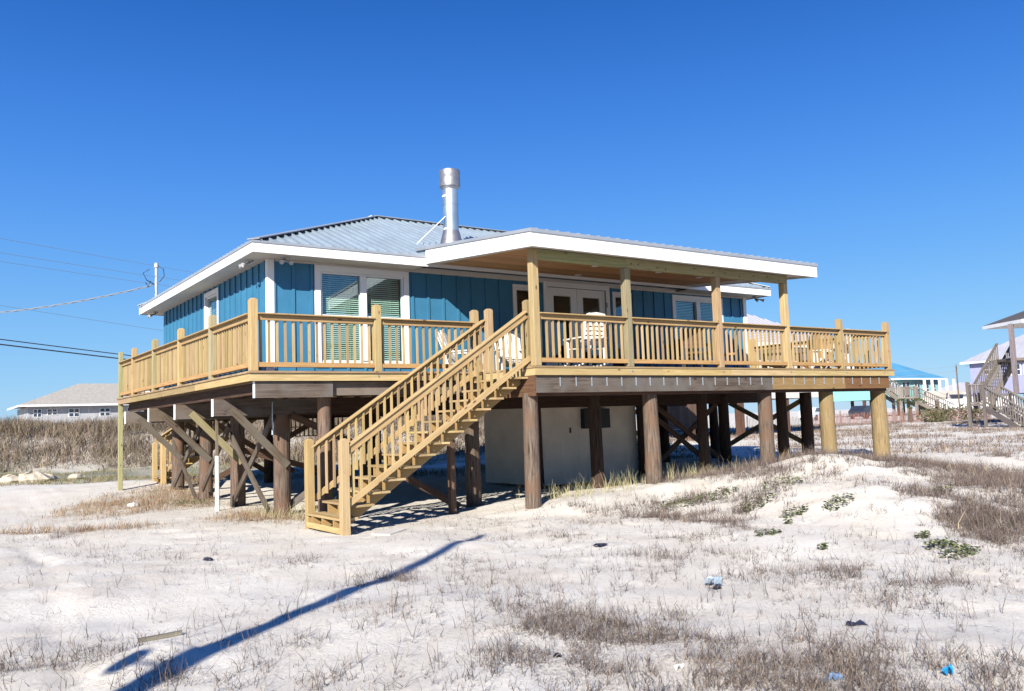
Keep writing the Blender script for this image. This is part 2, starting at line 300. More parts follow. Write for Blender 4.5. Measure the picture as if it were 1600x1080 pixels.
def veg(x,y):
    d=np.zeros_like(x)
    for cx,cy,rl,rd,a in PATCH:
        l=.8145*(x-cx)-.574*(y-cy); f=.574*(x-cx)+.8145*(y-cy)
        d=np.maximum(d,a*np.exp(-(l/rl)**2/1.6-(f/rd)**2/1.6))
    d=d*(.55+1.1*(vn(x/.8,y/.8,11)+.5))+.32*np.clip(vn(x/1.6,y/1.6,12)+.05,0,1)
    D=.574*(x+9.63)+.8145*(y+12.92);L=.8145*(x+9.63)-.574*(y+12.92)
    q=(x-3.9)*.68-(y+5.6)*.73+.5*vn(x/.9,y/.9,51); d=np.maximum(d,1.3*sm(-.1,.6,q)*sm(.6,1.6,x)*(1-sm(19,23,D))*(.5+1.0*(vn(x/.7,y/.7,52)+.5)))
    far=.9*sm(26,34,D)*sm(0,5,L)*np.clip(vn(x/2.7,y/2.7,13)*1.6+.62,0,1)
    hut=((x>-3.2)&(x<11.5)&(y>1.2)&(y<13))
    d=np.where(hut,d*.12,d)
    return np.clip(np.maximum(d,far),0,1.3)
def axis(c0,c1,st,lim,g=1.13):
    a=list(np.arange(c0,c1,st)); s=st; p=c1
    while p<lim: a.append(p); s=min(s*g,60); p+=s
    s=st; p=c0; b=[]
    while p>-lim: s=min(s*g,60); p-=s; b.append(p)
    return np.array(b[::-1]+a)
def sheet(name,xs,ys,m):
    X,Y=np.meshgrid(xs,ys); Z=ground(X,Y); nx,ny=len(xs),len(ys)
    me=bpy.data.meshes.new(name); me.vertices.add(nx*ny); me.vertices.foreach_set('co',np.stack([X,Y,Z],-1).astype(np.float32).ravel())
    i=np.arange(nx-1)[None]+nx*np.arange(ny-1)[:,None]; q=np.stack([i,i+1,i+1+nx,i+nx],-1).reshape(-1,4).astype(np.int32)
    me.loops.add(q.size); me.loops.foreach_set('vertex_index',q.ravel()); me.polygons.add(len(q)); me.polygons.foreach_set('loop_start',np.arange(0,q.size,4,dtype=np.int32)); 
    me.update(calc_edges=True); me.polygons.foreach_set('use_smooth',np.ones(len(q),bool))
    v=veg(X,Y); D=.574*(X+9.63)+.8145*(Y+12.92);L=.8145*(X+9.63)-.574*(Y+12.92)
    v=np.where((D>37)&(L<5),1.3,v)
    g=sm(26.5,28.5,D+1.5*vn(X/3,Y/3,21))*(1-sm(36,40,D))*(1-sm(2,8,L))*(.35+.9*(vn(X/2,Y/2,22)+.5))
    sa=(np.abs(D-31.5-.4*vn(X/4,Y/4,4))<.8)&(L>-8.5)&(L<4); g=np.where(sa,0,g); v=np.where(sa,0,v)
    for nm,arr in(('veg',v),('green',np.clip(g,0,1))):
        a=me.attributes.new(nm,'FLOAT','POINT'); a.data.foreach_set('value',arr.astype(np.float32).ravel())
    me.materials.append(MT[m]); o=bpy.data.objects.new(name,me); COL.objects.link(o); tag(o,kind='structure'); return o
sheet('sand_ground',axis(-11,9,.075,1500),axis(-11.5,6,.075,1500),'sand')
# ---------------------------------------------------------------- dry growth (blades)
RF=lambda l,f:(.8145*l+.574*f,-.574*l+.8145*f)
def blades(name,label,B,cols,seg=3):
    """B: dict of arrays x,y,z,az,lean,h,w,curl ; cols Nx3"""
    n=len(B['x']); S=seg+1; t=np.linspace(0,1,S)[None]
    dx=np.cos(B['az'])[:,None];dy=np.sin(B['az'])[:,None]
    ang=B['lean'][:,None]+B['curl'][:,None]*t
    ds=B['h'][:,None]/seg
    sx=np.cumsum(np.concatenate([np.zeros((n,1)),np.sin(ang[:,:-1])*ds],1),1); sz=np.cumsum(np.concatenate([np.zeros((n,1)),np.cos(ang[:,:-1])*ds],1),1)
    kink=np.random.uniform(-.22,.22,(n,S))*B['h'][:,None]*t
    px=B['x'][:,None]+dx*sx-dy*kink; py=B['y'][:,None]+dy*sx+dx*kink; pz=B['z'][:,None]+np.maximum(sz,.004)
    fa=np.random.uniform(0,6.28,n)[:,None]; wx=np.cos(fa);wy=np.sin(fa); w=B['w'][:,None]*(1-.8*t)/2
    A=np.stack([px-wx*w,py-wy*w,pz],-1); C=np.stack([px+wx*w,py+wy*w,pz+.3*w],-1)
    V=np.stack([A,C],2).reshape(-1,3)
    base=(np.arange(n)*S*2)[:,None]+np.arange(seg)[None]*2
    q=np.stack([base,base+1,base+3,base+2],-1).reshape(-1,4).astype(np.int32)
    me=bpy.data.meshes.new(name); me.vertices.add(len(V)); me.vertices.foreach_set('co',V.astype(np.float32).ravel())
    me.loops.add(q.size); me.loops.foreach_set('vertex_index',q.ravel()); me.polygons.add(len(q)); me.polygons.foreach_set('loop_start',np.arange(0,q.size,4,dtype=np.int32)); me.update(calc_edges=True)
    a=me.attributes.new('tint','FLOAT_COLOR','FACE'); c=np.repeat(np.concatenate([cols,np.ones((n,1))],1),seg,0); a.data.foreach_set('color',c.astype(np.float32).ravel())
    me.materials.append(MT['blade']); o=bpy.data.objects.new(name,me); COL.objects.link(o); return tag(o,label,name.replace('_',' '),kind='stuff')
def U(a,b,n): return np.random.uniform(a,b,n)
def pick(pal,n): pal=np.array(pal); c=pal[np.random.randint(0,len(pal),n)]; return c*U(.7,1.25,n)[:,None]
def tufts(cx,cy,per,spread,h,w,lean,curl,pal,flat=0):
    n=len(cx)*per; x=np.repeat(cx,per)+np.random.normal(0,1,n)*np.repeat(spread,per); y=np.repeat(cy,per)+np.random.normal(0,1,n)*np.repeat(spread,per)
    hh=np.repeat(h,per)*U(.45,1.15,n); ln=np.abs(np.random.normal(0,lean,n)); 
    if flat: k=np.random.rand(n)<flat; ln=np.where(k,U(1.25,1.5,n),ln)
    return dict(x=x,y=y,z=ground(x,y)-.008,az=U(0,6.28,n),lean=ln,h=hh,w=np.full(n,w)*U(.7,1.3,n),curl=np.random.normal(.1,curl,n)),pick(pal,n)
def cat(*L):
    return {k:np.concatenate([b[0][k] for b in L]) for k in L[0][0]},np.concatenate([b[1] for b in L])
def sample(n,l0,l1,d0,d1,dens,pw=1.0):
    """rejection sampling in a lateral/away rectangle of the site"""
    out=[];m=0
    while m<n:
        k=n*3; f=U(d0**pw,d1**pw,k)**(1/pw); l=U(-1,1,k); l=(l0+l1)/2+l*(l1-l0)/2
        dx,dy=RF(l,f); x=-9.63+dx;y=-12.92+dy; keep=np.random.rand(k)<dens(x,y); out.append(np.stack([x[keep],y[keep]],1)); m+=keep.sum()
        if len(out)>40: break
    p=np.concatenate(out)[:n]; return p[:,0],p[:,1]
PALD=[(.125,.097,.082),(.175,.14,.115),(.08,.06,.052),(.25,.195,.15),(.14,.115,.105)]
PALT=[(.42,.34,.22),(.34,.27,.17),(.28,.21,.13),(.48,.40,.27)]
PALG=[(.09,.115,.04),(.125,.145,.055),(.07,.085,.035),(.17,.175,.085)]
PALP=[(.17,.13,.115),(.13,.10,.09),(.24,.19,.16),(.09,.07,.065)]
# foreground twigs and tufts
def hf(x,y,k=.55,t=.0): return np.clip((vn(x/k,y/k,41)+.6*vn(x/k*2.3,y/k*2.3,42)+.06-t)*6,.03,1)
def dnear(x,y):
    v=veg(x,y); return np.clip(v**1.6*hf(x,y),0,1)
L_=[]
cx,cy=sample(6500,-7,8,5.0,13,dnear); L_.append(tufts(cx,cy,5,np.full(len(cx),.03),U(.06,.21,len(cx)),.0056,1.0,1.7,PALD,.15))
cx,cy=sample(1500,-7,8,5.0,12,lambda x,y:np.clip(.07+veg(x,y),0,1)*(.2+.8*hf(x,y,1.1))); L_.append(tufts(cx,cy,4,np.full(len(cx),.02),U(.07,.24,len(cx)),.0056,1.05,1.8,PALD,.15))
cx,cy=sample(330,-7,8,5.0,10,lambda x,y:np.clip(.2+veg(x,y),0,1)); L_.append(tufts(cx,cy,3,np.full(len(cx),.02),U(.18,.38,len(cx)),.0055,.25,.5,PALD,.0))
cx,cy=sample(3600,-9,11,9.5,22,dnear); L_.append(tufts(cx,cy,5,np.full(len(cx),.05),U(.05,.17,len(cx)),.0075,.75,.8,PALD,.4))
# flat creeping runners and litter over all the near sand
cx,cy=sample(8500,-12,11,5,26,lambda x,y:np.clip(.22+.22*(x<-4)*(y>-3)+veg(x,y)*.7-.9*((x>-3)&(x<11.5)&(y>1.2)&(y<13)),0,1)*(.25+.75*hf(x,y,.8))); L_.append(tufts(cx,cy,3,np.full(len(cx),.06),U(.05,.22,len(cx)),.0065,.6,.5,PALD,.9))
blades('dry_twigs','sparse grey-brown dead twigs and runners scattered over the white sand',*cat(*L_),seg=4)
# dune crest weeds, purple brown
L_=[]
def dd(x,y):
    D=.574*(x+9.63)+.8145*(y+12.92); q=(x-3.9)*.68-(y+5.6)*.73+.5*vn(x/.9,y/.9,51); rg=.95*sm(0,.7,q)*sm(.8,1.8,x)*(1-sm(17,22,D))
    return np.maximum(np.clip((veg(x,y)-.42)*1.7,0,1)*hf(x,y,.55,-.12),rg*(.6+.4*hf(x,y,.4,-.2)))
cx,cy=sample(17500,-1,14,9.5,24,lambda x,y:dd(x,y)*(x>.3)*(1-((x<11.5)&(y>1)))); L_.append(tufts(cx[:16500],cy[:16500],7,np.full(16500,.035),U(.04,.26,16500),.0078,.7,.9,PALP,.12)); L_.append(tufts(cx[16500:17300],cy[16500:17300],3,np.full(len(cx[16500:17300]),.02),U(.22,.42,len(cx[16500:17300])),.006,.3,.5,PALP+PALT,.0))
blades('dune_weeds','dense purple-brown dead weeds along the crest of the sand dune',*cat(*L_))
# low brown weeds at left under the deck and pile feet
L_=[]
cx,cy=sample(2600,-11,-1,16,28,lambda x,y:np.clip((veg(x,y)-.3)*1.6,0,1)*(x<-2.2)); L_.append(tufts(cx,cy,6,np.full(len(cx),.07),U(.06,.22,len(cx)),.010,.6,.4,[(.28,.18,.11),(.34,.24,.15),(.22,.14,.09),(.40,.31,.20)],.35))
t=U(0,1,420); cx=np.concatenate([U(.6,9.8,300),U(-3.9,-2.4,120)]); cy=np.concatenate([np.random.normal(.9,.35,300),U(3.2,5.4,120)]); L_.append(tufts(cx,cy,5,np.full(len(cx),.04),U(.12,.42,len(cx)),.008,.35,.4,[(.40,.36,.20),(.32,.30,.15),(.46,.40,.25)],.05))
blades('pile_foot_grass','tan and russet dry grass around the feet of the house piles',*cat(*L_))
# far field at right
cx,cy=sample(13000,-2,42,24,66,lambda x,y:np.clip((veg(x,y)-.15)*1.3,0,1)*hf(x,y,2.2,-.1)*(1-((x<12)&(y<14))),1.5); L1=tufts(cx,cy,5,np.full(len(cx),.16),U(.08,.24,len(cx)),.024,.8,.7,PALP+[(.36,.27,.19)],.15)
blades('field_weeds','brown dead weeds covering the flat sand field behind the house at right',*L1)
# dune ridge thicket, left background
def rd(x,y):
    D=.574*(x+9.63)+.8145*(y+12.92);L=.8145*(x+9.63)-.574*(y+12.92); return sm(36.6,38.4,D)*(1-sm(1,8,L)*.8)*1.0
cx,cy=sample(15000,-34,7,36,50,lambda x,y:rd(x,y)*(.55+.45*(vn(x/1.5,y/1.5,31)>-.2)),1); hh=.22+.62*np.clip(vn(cx/1.1,cy/1.1,31)*1.5+.5,0,1.2)
L_=[tufts(cx,cy,7,np.full(len(cx),.16),hh,.028,.85,.9,[(.24,.18,.125),(.17,.125,.095),(.31,.25,.17),(.09,.07,.06),(.19,.17,.10),(.16,.12,.11)],0)]
cx,cy=sample(500,-34,7,38,46,lambda x,y:rd(x,y)*.9,1); L_.append(tufts(cx,cy,3,np.full(len(cx),.05),U(.9,2.0,len(cx)),.012,.10,.25,[(.34,.27,.2),(.28,.21,.16)],0))
cx,cy=sample(6000,-34,7,27,37.5,lambda x,y:np.clip(.2+vn(x/2,y/2,33),0,1)*(1-((np.abs(.574*(x+9.63)+.8145*(y+12.92)-31.5)<.9)&(x>-12))),1); L_.append(tufts(cx,cy,4,np.full(len(cx),.1),U(.05,.2,len(cx)),.02,.6,.4,[(.20,.20,.09),(.30,.25,.15),(.26,.18,.12),(.16,.17,.07)],.2))
blades('ridge_thicket','tan and brown beach grass thicket on the dune ridge behind the house',*cat(*L_))
def ivy(x,y,r,n,h=.05):
    m=MB(); z0=gz(x,y)
    for i in range(n):
        a=random.uniform(0,6.28); d=r*math.sqrt(random.random()); X=x+math.cos(a)*d*1.3; Y=y+math.sin(a)*d*.8; Z=gz(X,Y)+random.uniform(.005,h)
        s=random.uniform(.018,.038); q=random.uniform(0,6.28); e=Vector((math.cos(q),math.sin(q),random.uniform(-.3,.6)))*s; f=Vector((-math.sin(q),math.cos(q),random.uniform(-.2,.7)))*s*.55
        p=Vector((X,Y,Z)); c=random.choice(PALG); k=random.uniform(.7,1.4); m.poly([p-e,p-f,p+e,p+f],(c[0]*k,c[1]*k,c[2]*k))
    return m
GP=[(0.02,-5.17,.16,90,'dark green creeper clump low on the left part of the bare dune face'),(.48,-7.34,.2,170,'small green creeper beside the weedy bank on the right dune slope'),(1.07,-6.78,.10,70,'upper of the small round creepers on the right dune slope'),(.23,-7.7,.22,170,'brightest green creeper mat on the right dune slope'),(1.64,-4.39,.22,150,'green creeper sprig in the middle of the dune top'),(1.96,-3.38,.34,220,'green creeper trailing over the left shoulder of the dune'),(2.48,-2.08,.4,230,'green creeper among weeds at the left foot of the dune crest'),(2.16,-4.83,.25,170,'green creeper just below the bare crest of the dune'),(3.69,-5.64,.16,90,'green creeper at the right end of the bare crest'),(1.01,-4.74,.07,40,'tiny green sprig halfway up the dune face'),(-.31,-6.26,.06,40,'tiny dark sprig alone on the bare dune face'),(1.63,-1.94,.4,240,'leftmost green creeper on the dune, near the second front pile'),(-3.93,9.1,.45,240,'bright green weed clump beside the white pipe under the left deck'),(3.1,-3.1,.35,200,'green creeper on the crest in front of the reddish pile')]
for x,y,r,n,lab in GP:
    o=ivy(x,y,r,n,.13 if r>.3 else .08).build('creeper_plant','blade',origin=(x,y,gz(x,y))); tag(o,lab,'plant','green creeper clumps on the sand')
# ================================================================ HOUSE
H=empty('beach_house',(4,8,0),'teal board-and-batten stilt house with metal roof, new wood deck and covered porch','house')
def P(name,m,mt,parent=H,bevel=0,label=None):
    o=m.build(name,mt,parent,bevel); 
    if label: o['label']=label
    return o
XW,YW,XE,YB=-3.65,4.25,11.28,13.35     # wall planes
DZ=2.5; SOF=5.0
def wallpan(a0,a1,z0,z1,holes,axis,plane,th):
    """panel with rectangular holes; axis 'x' -> spans x at y=plane ; th extends inward"""
    m=MB(); xs=sorted({a0,a1,*[h[0] for h in holes],*[h[1] for h in holes]})
    for i in range(len(xs)-1):
        l,r=xs[i],xs[i+1]; c=(l+r)/2; hs_=[h for h in holes if h[0]<c<h[1]]; zs=[(z0,z1)]
        for h in hs_: zs=[(z0,h[2]),(h[3],z1)]
        for za,zb in zs:
            if axis=='x': m.box(l,r,plane,plane+th,za,zb,(1,1,1))
            else: m.box(plane,plane+th,l,r,za,zb,(1,1,1))
    k=a0+.11 if axis=='x' else a0+.09
    while k<a1-.1:
        segs=[(z0,z1-.002)]
        for h in holes:
            if h[0]-.11<k<h[1]+.11: segs=[(z0,h[2]-.09),(h[3]+.12,z1-.002)]
        for za,zb in segs:
            if zb-za>.05:
                if axis=='x': m.box(k-.03,k+.03,plane-.028,plane-.001,za,zb,(1,1,1))
                else: m.box(plane-.028,plane-.001,k-.03,k+.03,za,zb,(1,1,1))
        k+=.406
    return m
FH=[(-2.53,-.52,2.86,4.83),(2.62,3.22,2.86,4.78),(3.62,5.60,2.53,4.88),(5.92,6.44,2.86,4.78),(8.24,10.12,3.05,4.80)]
P('wall',wallpan(XW+.004,XE-.004,DZ,5.18,FH,'x',YW,.12),'blue')
P('wall',wallpan(YW+.125,YB,DZ,SOF+.08,[(7.85,8.85,3.1,4.82)],'y',XW,.12),'blue')
m=MB(); m.box(XE-.12,XE,YW+.125,YB-.13,DZ,SOF+.06,(1,1,1)); P('wall',m,'blue')
m=MB(); m.box(XW+.125,XE-.002,YB-.12,YB,DZ,SOF+.06,(1,1,1)); P('wall',m,'blue')
m=MB(); m.box(XW-.035,XW+.10,YW-.037,YW-.002,DZ,SOF,(1,1,1)); m.box(XW-.037,XW-.002,YW,YW+.11,DZ,SOF,(1,1,1)); P('corner_board',m,'white')
m=MB(); m.box(XE-.10,XE+.035,YW-.037,YW-.002,DZ,SOF,(1,1,1)); m.box(XE+.002,XE+.037,YW,YW+.11,DZ,SOF,(1,1,1)); P('corner_board',m,'white')
# inner dark lining so the rooms have depth
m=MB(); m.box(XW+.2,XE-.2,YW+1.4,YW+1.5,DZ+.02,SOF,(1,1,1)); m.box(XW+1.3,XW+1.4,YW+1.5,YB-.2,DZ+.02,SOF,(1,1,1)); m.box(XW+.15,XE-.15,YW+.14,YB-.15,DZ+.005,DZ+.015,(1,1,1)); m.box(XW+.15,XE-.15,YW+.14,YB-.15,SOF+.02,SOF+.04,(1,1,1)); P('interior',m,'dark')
def window(h,axis,plane,trim=.11,sashes=2,midrail=False,blinds=True,blind_gap=0):
    a0,a1,z0,z1=h
    def bx(m,l,r,d0,d1,za,zb):
        if axis=='x': m.box(l,r,plane+d0,plane+d1,za,zb,(1,1,1))
        else: m.box(plane+d0,plane+d1,l,r,za,zb,(1,1,1))
    t=MB(); bx(t,a0-trim,a1+trim,-.036,-.001,z1,z1+trim); bx(t,a0-trim,a1+trim,-.036,-.001,z0-trim*.8,z0); bx(t,a0-trim,a0,-.034,-.001,z0,z1); bx(t,a1,a1+trim,-.034,-.001,z0,z1)
    W_=P('window',t,'white')
    f=MB(); s=.045; bx(f,a0,a1,.0,.07,z0,z0+s); bx(f,a0,a1,.0,.07,z1-s,z1); bx(f,a0,a0+s,.001,.069,z0+s,z1-s); bx(f,a1-s,a1,.001,.069,z0+s,z1-s)
    for k in range(1,sashes):
        c=a0+(a1-a0)*k/sashes; bx(f,c-.075,c+.075,-.03,.068,z0+s,z1-s)
    if midrail:
        zc=(z0+z1)/2+.02; c=(a0+a1)/2
        for l,r in ((a0+s,c-.075),(c+.075,a1-s)): bx(f,l,r,.004,.066,zc-.03,zc+.03)
    P('window_frame',f,'white',W_)
    g=MB(); bx(g,a0+s,a1-s,.040,.046,z0+s,z1-s); P('pane',g,'glass',W_)
    if blinds:
        b=MB(); z=z0+.05
        while z<z1-.06:
            n=sashes
            for k in range(n):
                l=a0+(a1-a0)*k/n+.06; r=a0+(a1-a0)*(k+1)/n-.06
                if axis=='x': b.hexa([(l,plane+.10,z),(r,plane+.10,z),(r,plane+.135,z+.030),(l,plane+.135,z+.030),(l,plane+.10,z+.003),(r,plane+.10,z+.003),(r,plane+.135,z+.033),(l,plane+.135,z+.033)],0,(1,1,1))
                else: b.hexa([(plane+.10,l,z),(plane+.135,l,z+.030),(plane+.135,r,z+.030),(plane+.10,r,z),(plane+.10,l,z+.003),(plane+.135,l,z+.033),(plane+.135,r,z+.033),(plane+.10,r,z+.003)],1,(1,1,1))
            z+=.046
        for k in range(sashes): 
            c=a0+(a1-a0)*(k+.5)/sashes
            bx(b,c-.25,c-.245,.097,.099,z0+.05,z1-.05); bx(b,c+.22,c+.225,.097,.099,z0+.05,z1-.05)
        P('blinds',b,'blind',W_)
    return W_
window(FH[0],'x',YW,.13,2,True); window(FH[1],'x',YW,.09,1,False,False); window(FH[3],'x',YW,.09,1,False,False); window(FH[4],'x',YW,.12,2,False,True)
window((7.85,8.85,3.1,4.82),'y',XW,.11,1,False,True)
# french doors
m=MB(); a0,a1,_,z1=FH[2]; m.box(a0-.13,a0,YW-.036,YW-.001,DZ,z1+.13,(1,1,1)); m.box(a1,a1+.13,YW-.036,YW-.001,DZ,z1+.13,(1,1,1)); m.box(a0,a1,YW-.034,YW-.001,z1,z1+.13,(1,1,1)); DR=P('french_door',m,'white')
c=(a0+a1)/2
for l,r in((a0+.01,c-.006),(c+.006,a1-.01)):
    m=MB(); gl,gr,g0,g1=l+.2,r-.2,2.82,z1-.22
    m.box(l,gl,YW+.01,YW+.055,DZ+.03,z1-.01,(1,1,1)); m.box(gr,r,YW+.01,YW+.055,DZ+.03,z1-.01,(1,1,1)); m.box(gl,gr,YW+.012,YW+.053,g1,z1-.01,(1,1,1)); m.box(gl,gr,YW+.012,YW+.053,DZ+.03,g0,(1,1,1)); P('door_leaf',m,'white',DR)
    m=MB(); m.box(gl,gr,YW+.03,YW+.036,g0,g1,(1,1,1)); P('pane',m,'glass',DR)
m=MB(); m.tube([(c+.09,YW+.01,3.45),(c+.09,YW-.05,3.45)],.022,8); m.tube([(c+.09,YW-.045,3.45),(c+.19,YW-.045,3.45)],.012,6); P('door_handle',m,'black',DR)
m=MB(); m.box(a1-.012,a1+.03,YW-.055,YW-.037,4.42,4.55,(.5,.3,.1)); P('hinge',m,'flashing',DR)
# ---- roof
EX0,EX1,EY0,EY1=-4.2,11.62,3.55,13.85; EZ=5.2; SL=.417; hd=(EY1-EY0)/2; RZ=EZ+SL*hd; RX0,RX1,RY_=EX0+hd,EX1-hd,(EY0+EY1)/2
m=MB(); A=(EX0,EY0,EZ);B=(EX1,EY0,EZ);C_=(EX1,EY1,EZ);D_=(EX0,EY1,EZ);E_=(RX0,RY_,RZ);F_=(RX1,RY_,RZ)
m.poly([A,B,F_,E_]); m.poly([B,C_,F_]); m.poly([C_,D_,E_,F_]); m.poly([D_,A,E_]); m.poly([A,D_,C_,B])
def rib(p0,p1,m,w=.062,h=.045):
    p0=Vector(p0);p1=Vector(p1); d=(p1-p0).normalized(); side=d.cross(Vector((0,0,1))).normalized(); n=side.cross(d).normalized()
    m.hexa([p0-side*w/2-n*.005,p1-side*w/2-n*.005,p1+side*w/2-n*.005,p0+side*w/2-n*.005,p0-side*w*.34+n*h,p1-side*w*.34+n*h,p1+side*w*.34+n*h,p0+side*w*.34+n*h],0,(1,1,1))
k=EX0+.15
while k<EX1:
    t=min(k-EX0,EX1-k,hd); rib((k,EY0-.02,EZ),(k,EY0+t,EZ+SL*t),m); rib((k,EY1+.02,EZ),(k,EY1-t,EZ+SL*t),m); k+=.255
k=EY0+.15
while k<EY1:
    t=min(k-EY0,EY1-k); rib((EX0-.02,k,EZ),(EX0+t,k,EZ+SL*t),m); rib((EX1+.02,k,EZ),(EX1-t,k,EZ+SL*t),m); k+=.255
RF_=P('roof',m,'roof')
m=MB()
for a,b in((A,E_),(B,F_),(C_,F_),(D_,E_),(E_,F_)):
    a=Vector(a);b=Vector(b);m.beam(a+Vector((0,0,.045)),b+Vector((0,0,.045)),.26,.02)
P('ridge_cap',m,'flashing',RF_)
m=MB(); m.box(EX0-.045,EX1+.045,EY0-.045,EY0-.026,EZ-.03,EZ+.015,(1,1,1)); m.box(EX0-.045,EX0-.026,EY0-.025,EY1,EZ-.03,EZ+.015,(1,1,1)); m.box(EX1+.026,EX1+.045,EY0-.025,EY1,EZ-.03,EZ+.015,(1,1,1)); P('drip_edge',m,'flashing',RF_)
# fascia / soffit
PX0,PX1,PY0=-.30,8.27,-.43
m=MB(); m.box(EX0-.025,EX1+.025,EY0-.025,EY0,SOF-.02,EZ-.004,(1,1,1)); m.box(EX0-.025,EX0,EY0+.001,EY1,SOF-.02,EZ-.004,(1,1,1)); m.box(EX1,EX1+.025,EY0+.001,EY1,SOF-.02,EZ-.004,(1,1,1)); m.box(EX0,EX1,EY1,EY1+.025,SOF-.02,EZ-.004,(1,1,1)); P('fascia',m,'white')
m=MB(); 
m.box(EX0,PX0+.0,EY0+.001,YW-.001,SOF,SOF+.015,(1,1,1)); m.box(PX1,EX1,EY0+.001,YW-.001,SOF,SOF+.015,(1,1,1)); m.box(EX0,XW-.001,YW,EY1,SOF,SOF+.015,(1,1,1)); m.box(XE+.001,EX1,YW,EY1,SOF,SOF+.015,(1,1,1)); m.box(XW,XE,YB+.001,EY1,SOF,SOF+.015,(1,1,1)); P('soffit',m,'offwhite')
# ---- porch roof (low slope) : underside z at y -> ceil(y)
cz=lambda y:4.775+.079*y
tz=lambda y:5.0+.098*(y-PY0)
PYE=3.95
m=MB(); m.hexa([(PX0,PY0,cz(PY0)+.03),(PX1,PY0,cz(PY0)+.03),(PX1,PYE,cz(PYE)+.03),(PX0,PYE,cz(PYE)+.03),(PX0,PY0,tz(PY0)),(PX1,PY0,tz(PY0)),(PX1,PYE+.25,tz(PYE+.25)),(PX0,PYE+.25,tz(PYE+.25))],0,(1,1,1))
k=PX0+.1
while k<PX1: rib((k,PY0-.03,tz(PY0-.03)),(k,PYE-.05,tz(PYE-.05)),m); k+=.255
PR=P('porch_roof',m,'roof')
m=MB(); m.box(PX0-.05,PX1+.05,PY0-.05,PY0-.028,tz(PY0)-.045,tz(PY0)+.02,(1,1,1))
for x in(PX0-.04,PX1+.04): m.beam((x,PY0-.03,tz(PY0)-.005),(x,PYE,tz(PYE)-.005),.022,.055)
for x in(PX0+.03,PX1-.03): m.beam((x,PY0-.03,tz(PY0)+.03),(x,PYE,tz(PYE)+.03),.12,.01)
P('drip_edge',m,'flashing',PR)
m=MB(); m.box(PX0-.025,PX1+.025,PY0-.026,PY0-.001,cz(PY0)-.05,tz(PY0)-.03,(1,1,1))
for x in(PX0-.026,PX1+.001):
    m.hexa([(x,PY0,cz(PY0)-.05),(x+.025,PY0,cz(PY0)-.05),(x+.025,EY0-.03,cz(EY0)-.02),(x,EY0-.03,cz(EY0)-.02),(x,PY0,tz(PY0)-.03),(x+.025,PY0,tz(PY0)-.03),(x+.025,EY0-.03,tz(EY0)-.03),(x,EY0-.03,tz(EY0)-.03)],1,(1,1,1))
P('porch_fascia',m,'white')
m=MB()
for x0,x1 in((PX0,-.02),(7.78,PX1)): m.hexa([(x0,PY0,cz(PY0)-.006),(x1,PY0,cz(PY0)-.006),(x1,YW-.02,cz(YW)-.006),(x0,YW-.02,cz(YW)-.006),(x0,PY0,cz(PY0)+.02),(x1,PY0,cz(PY0)+.02),(x1,YW-.02,cz(YW)+.02),(x0,YW-.02,cz(YW)+.02)],1,(1,1,1))
m.hexa([(-.02,PY0,cz(PY0)-.006),(7.78,PY0,cz(PY0)-.006),(7.78,-.02,cz(0)-.006),(-.02,-.02,cz(0)-.006),(-.02,PY0,cz(PY0)+.02),(7.78,PY0,cz(PY0)+.02),(7.78,-.02,cz(0)+.02),(-.02,-.02,cz(0)+.02)],0,(1,1,1))
m.box(XW+.12,XE-.12,YW-.030,YW-.003,4.965,5.085,(1,1,1)); P('porch_soffit',m,'offwhite')
m=MB(); y=.0
while y<YW-.03:
    y2=min(y+.092,YW-.03); m.hexa([(-.02,y,cz(y)+.0),(7.78,y,cz(y)),(7.78,y2-.006,cz(y2)),(-.02,y2-.006,cz(y2)),(-.02,y,cz(y)+.018),(7.78,y,cz(y)+.018),(7.78,y2-.006,cz(y2)+.018),(-.02,y2-.006,cz(y2)+.018)],0); y=y2
CE=P('porch_ceiling',m,'ceiling')
for x,y in((1.25,1.2),(2.9,1.5),(4.9,1.5),(6.5,1.7),(3.8,3.2)):
    m=MB(); m.tube([(x,y,cz(y)-.012),(x,y,cz(y)+.01)],.085,18); P('ceiling_light',m,'bulb',CE)
# ---- porch columns & beam
cols=[.075,2.47,5.24,7.65]
for i,x in enumerate(cols):
    m=MB(); m.box(x-.075,x+.075,.0,.15,DZ+.001,cz(.07)-.008 if i==0 else 4.57); P('porch_column',m,'new' if i!=1 else 'green',bevel=.006)
m=MB()
for a,b,g in((.152,2.46,(.86,.96,.80)),(2.462,5.23,(.98,.98,.9)),(5.232,7.74,(.95,.95,.9))): m.box(a,b,.012,.138,4.572,4.765,g)
P('porch_beam',m,'green')
for x in (2.6,2.8,3.35,3.6,4.5,5.1,5.5,6.0,6.5,7.0,7.4): zz=4.66+random.uniform(-.05,.05); m=MB(); m.tube([(x,.011,zz),(x,.004,zz)],.016,8); P('bolt_head',m,'black')
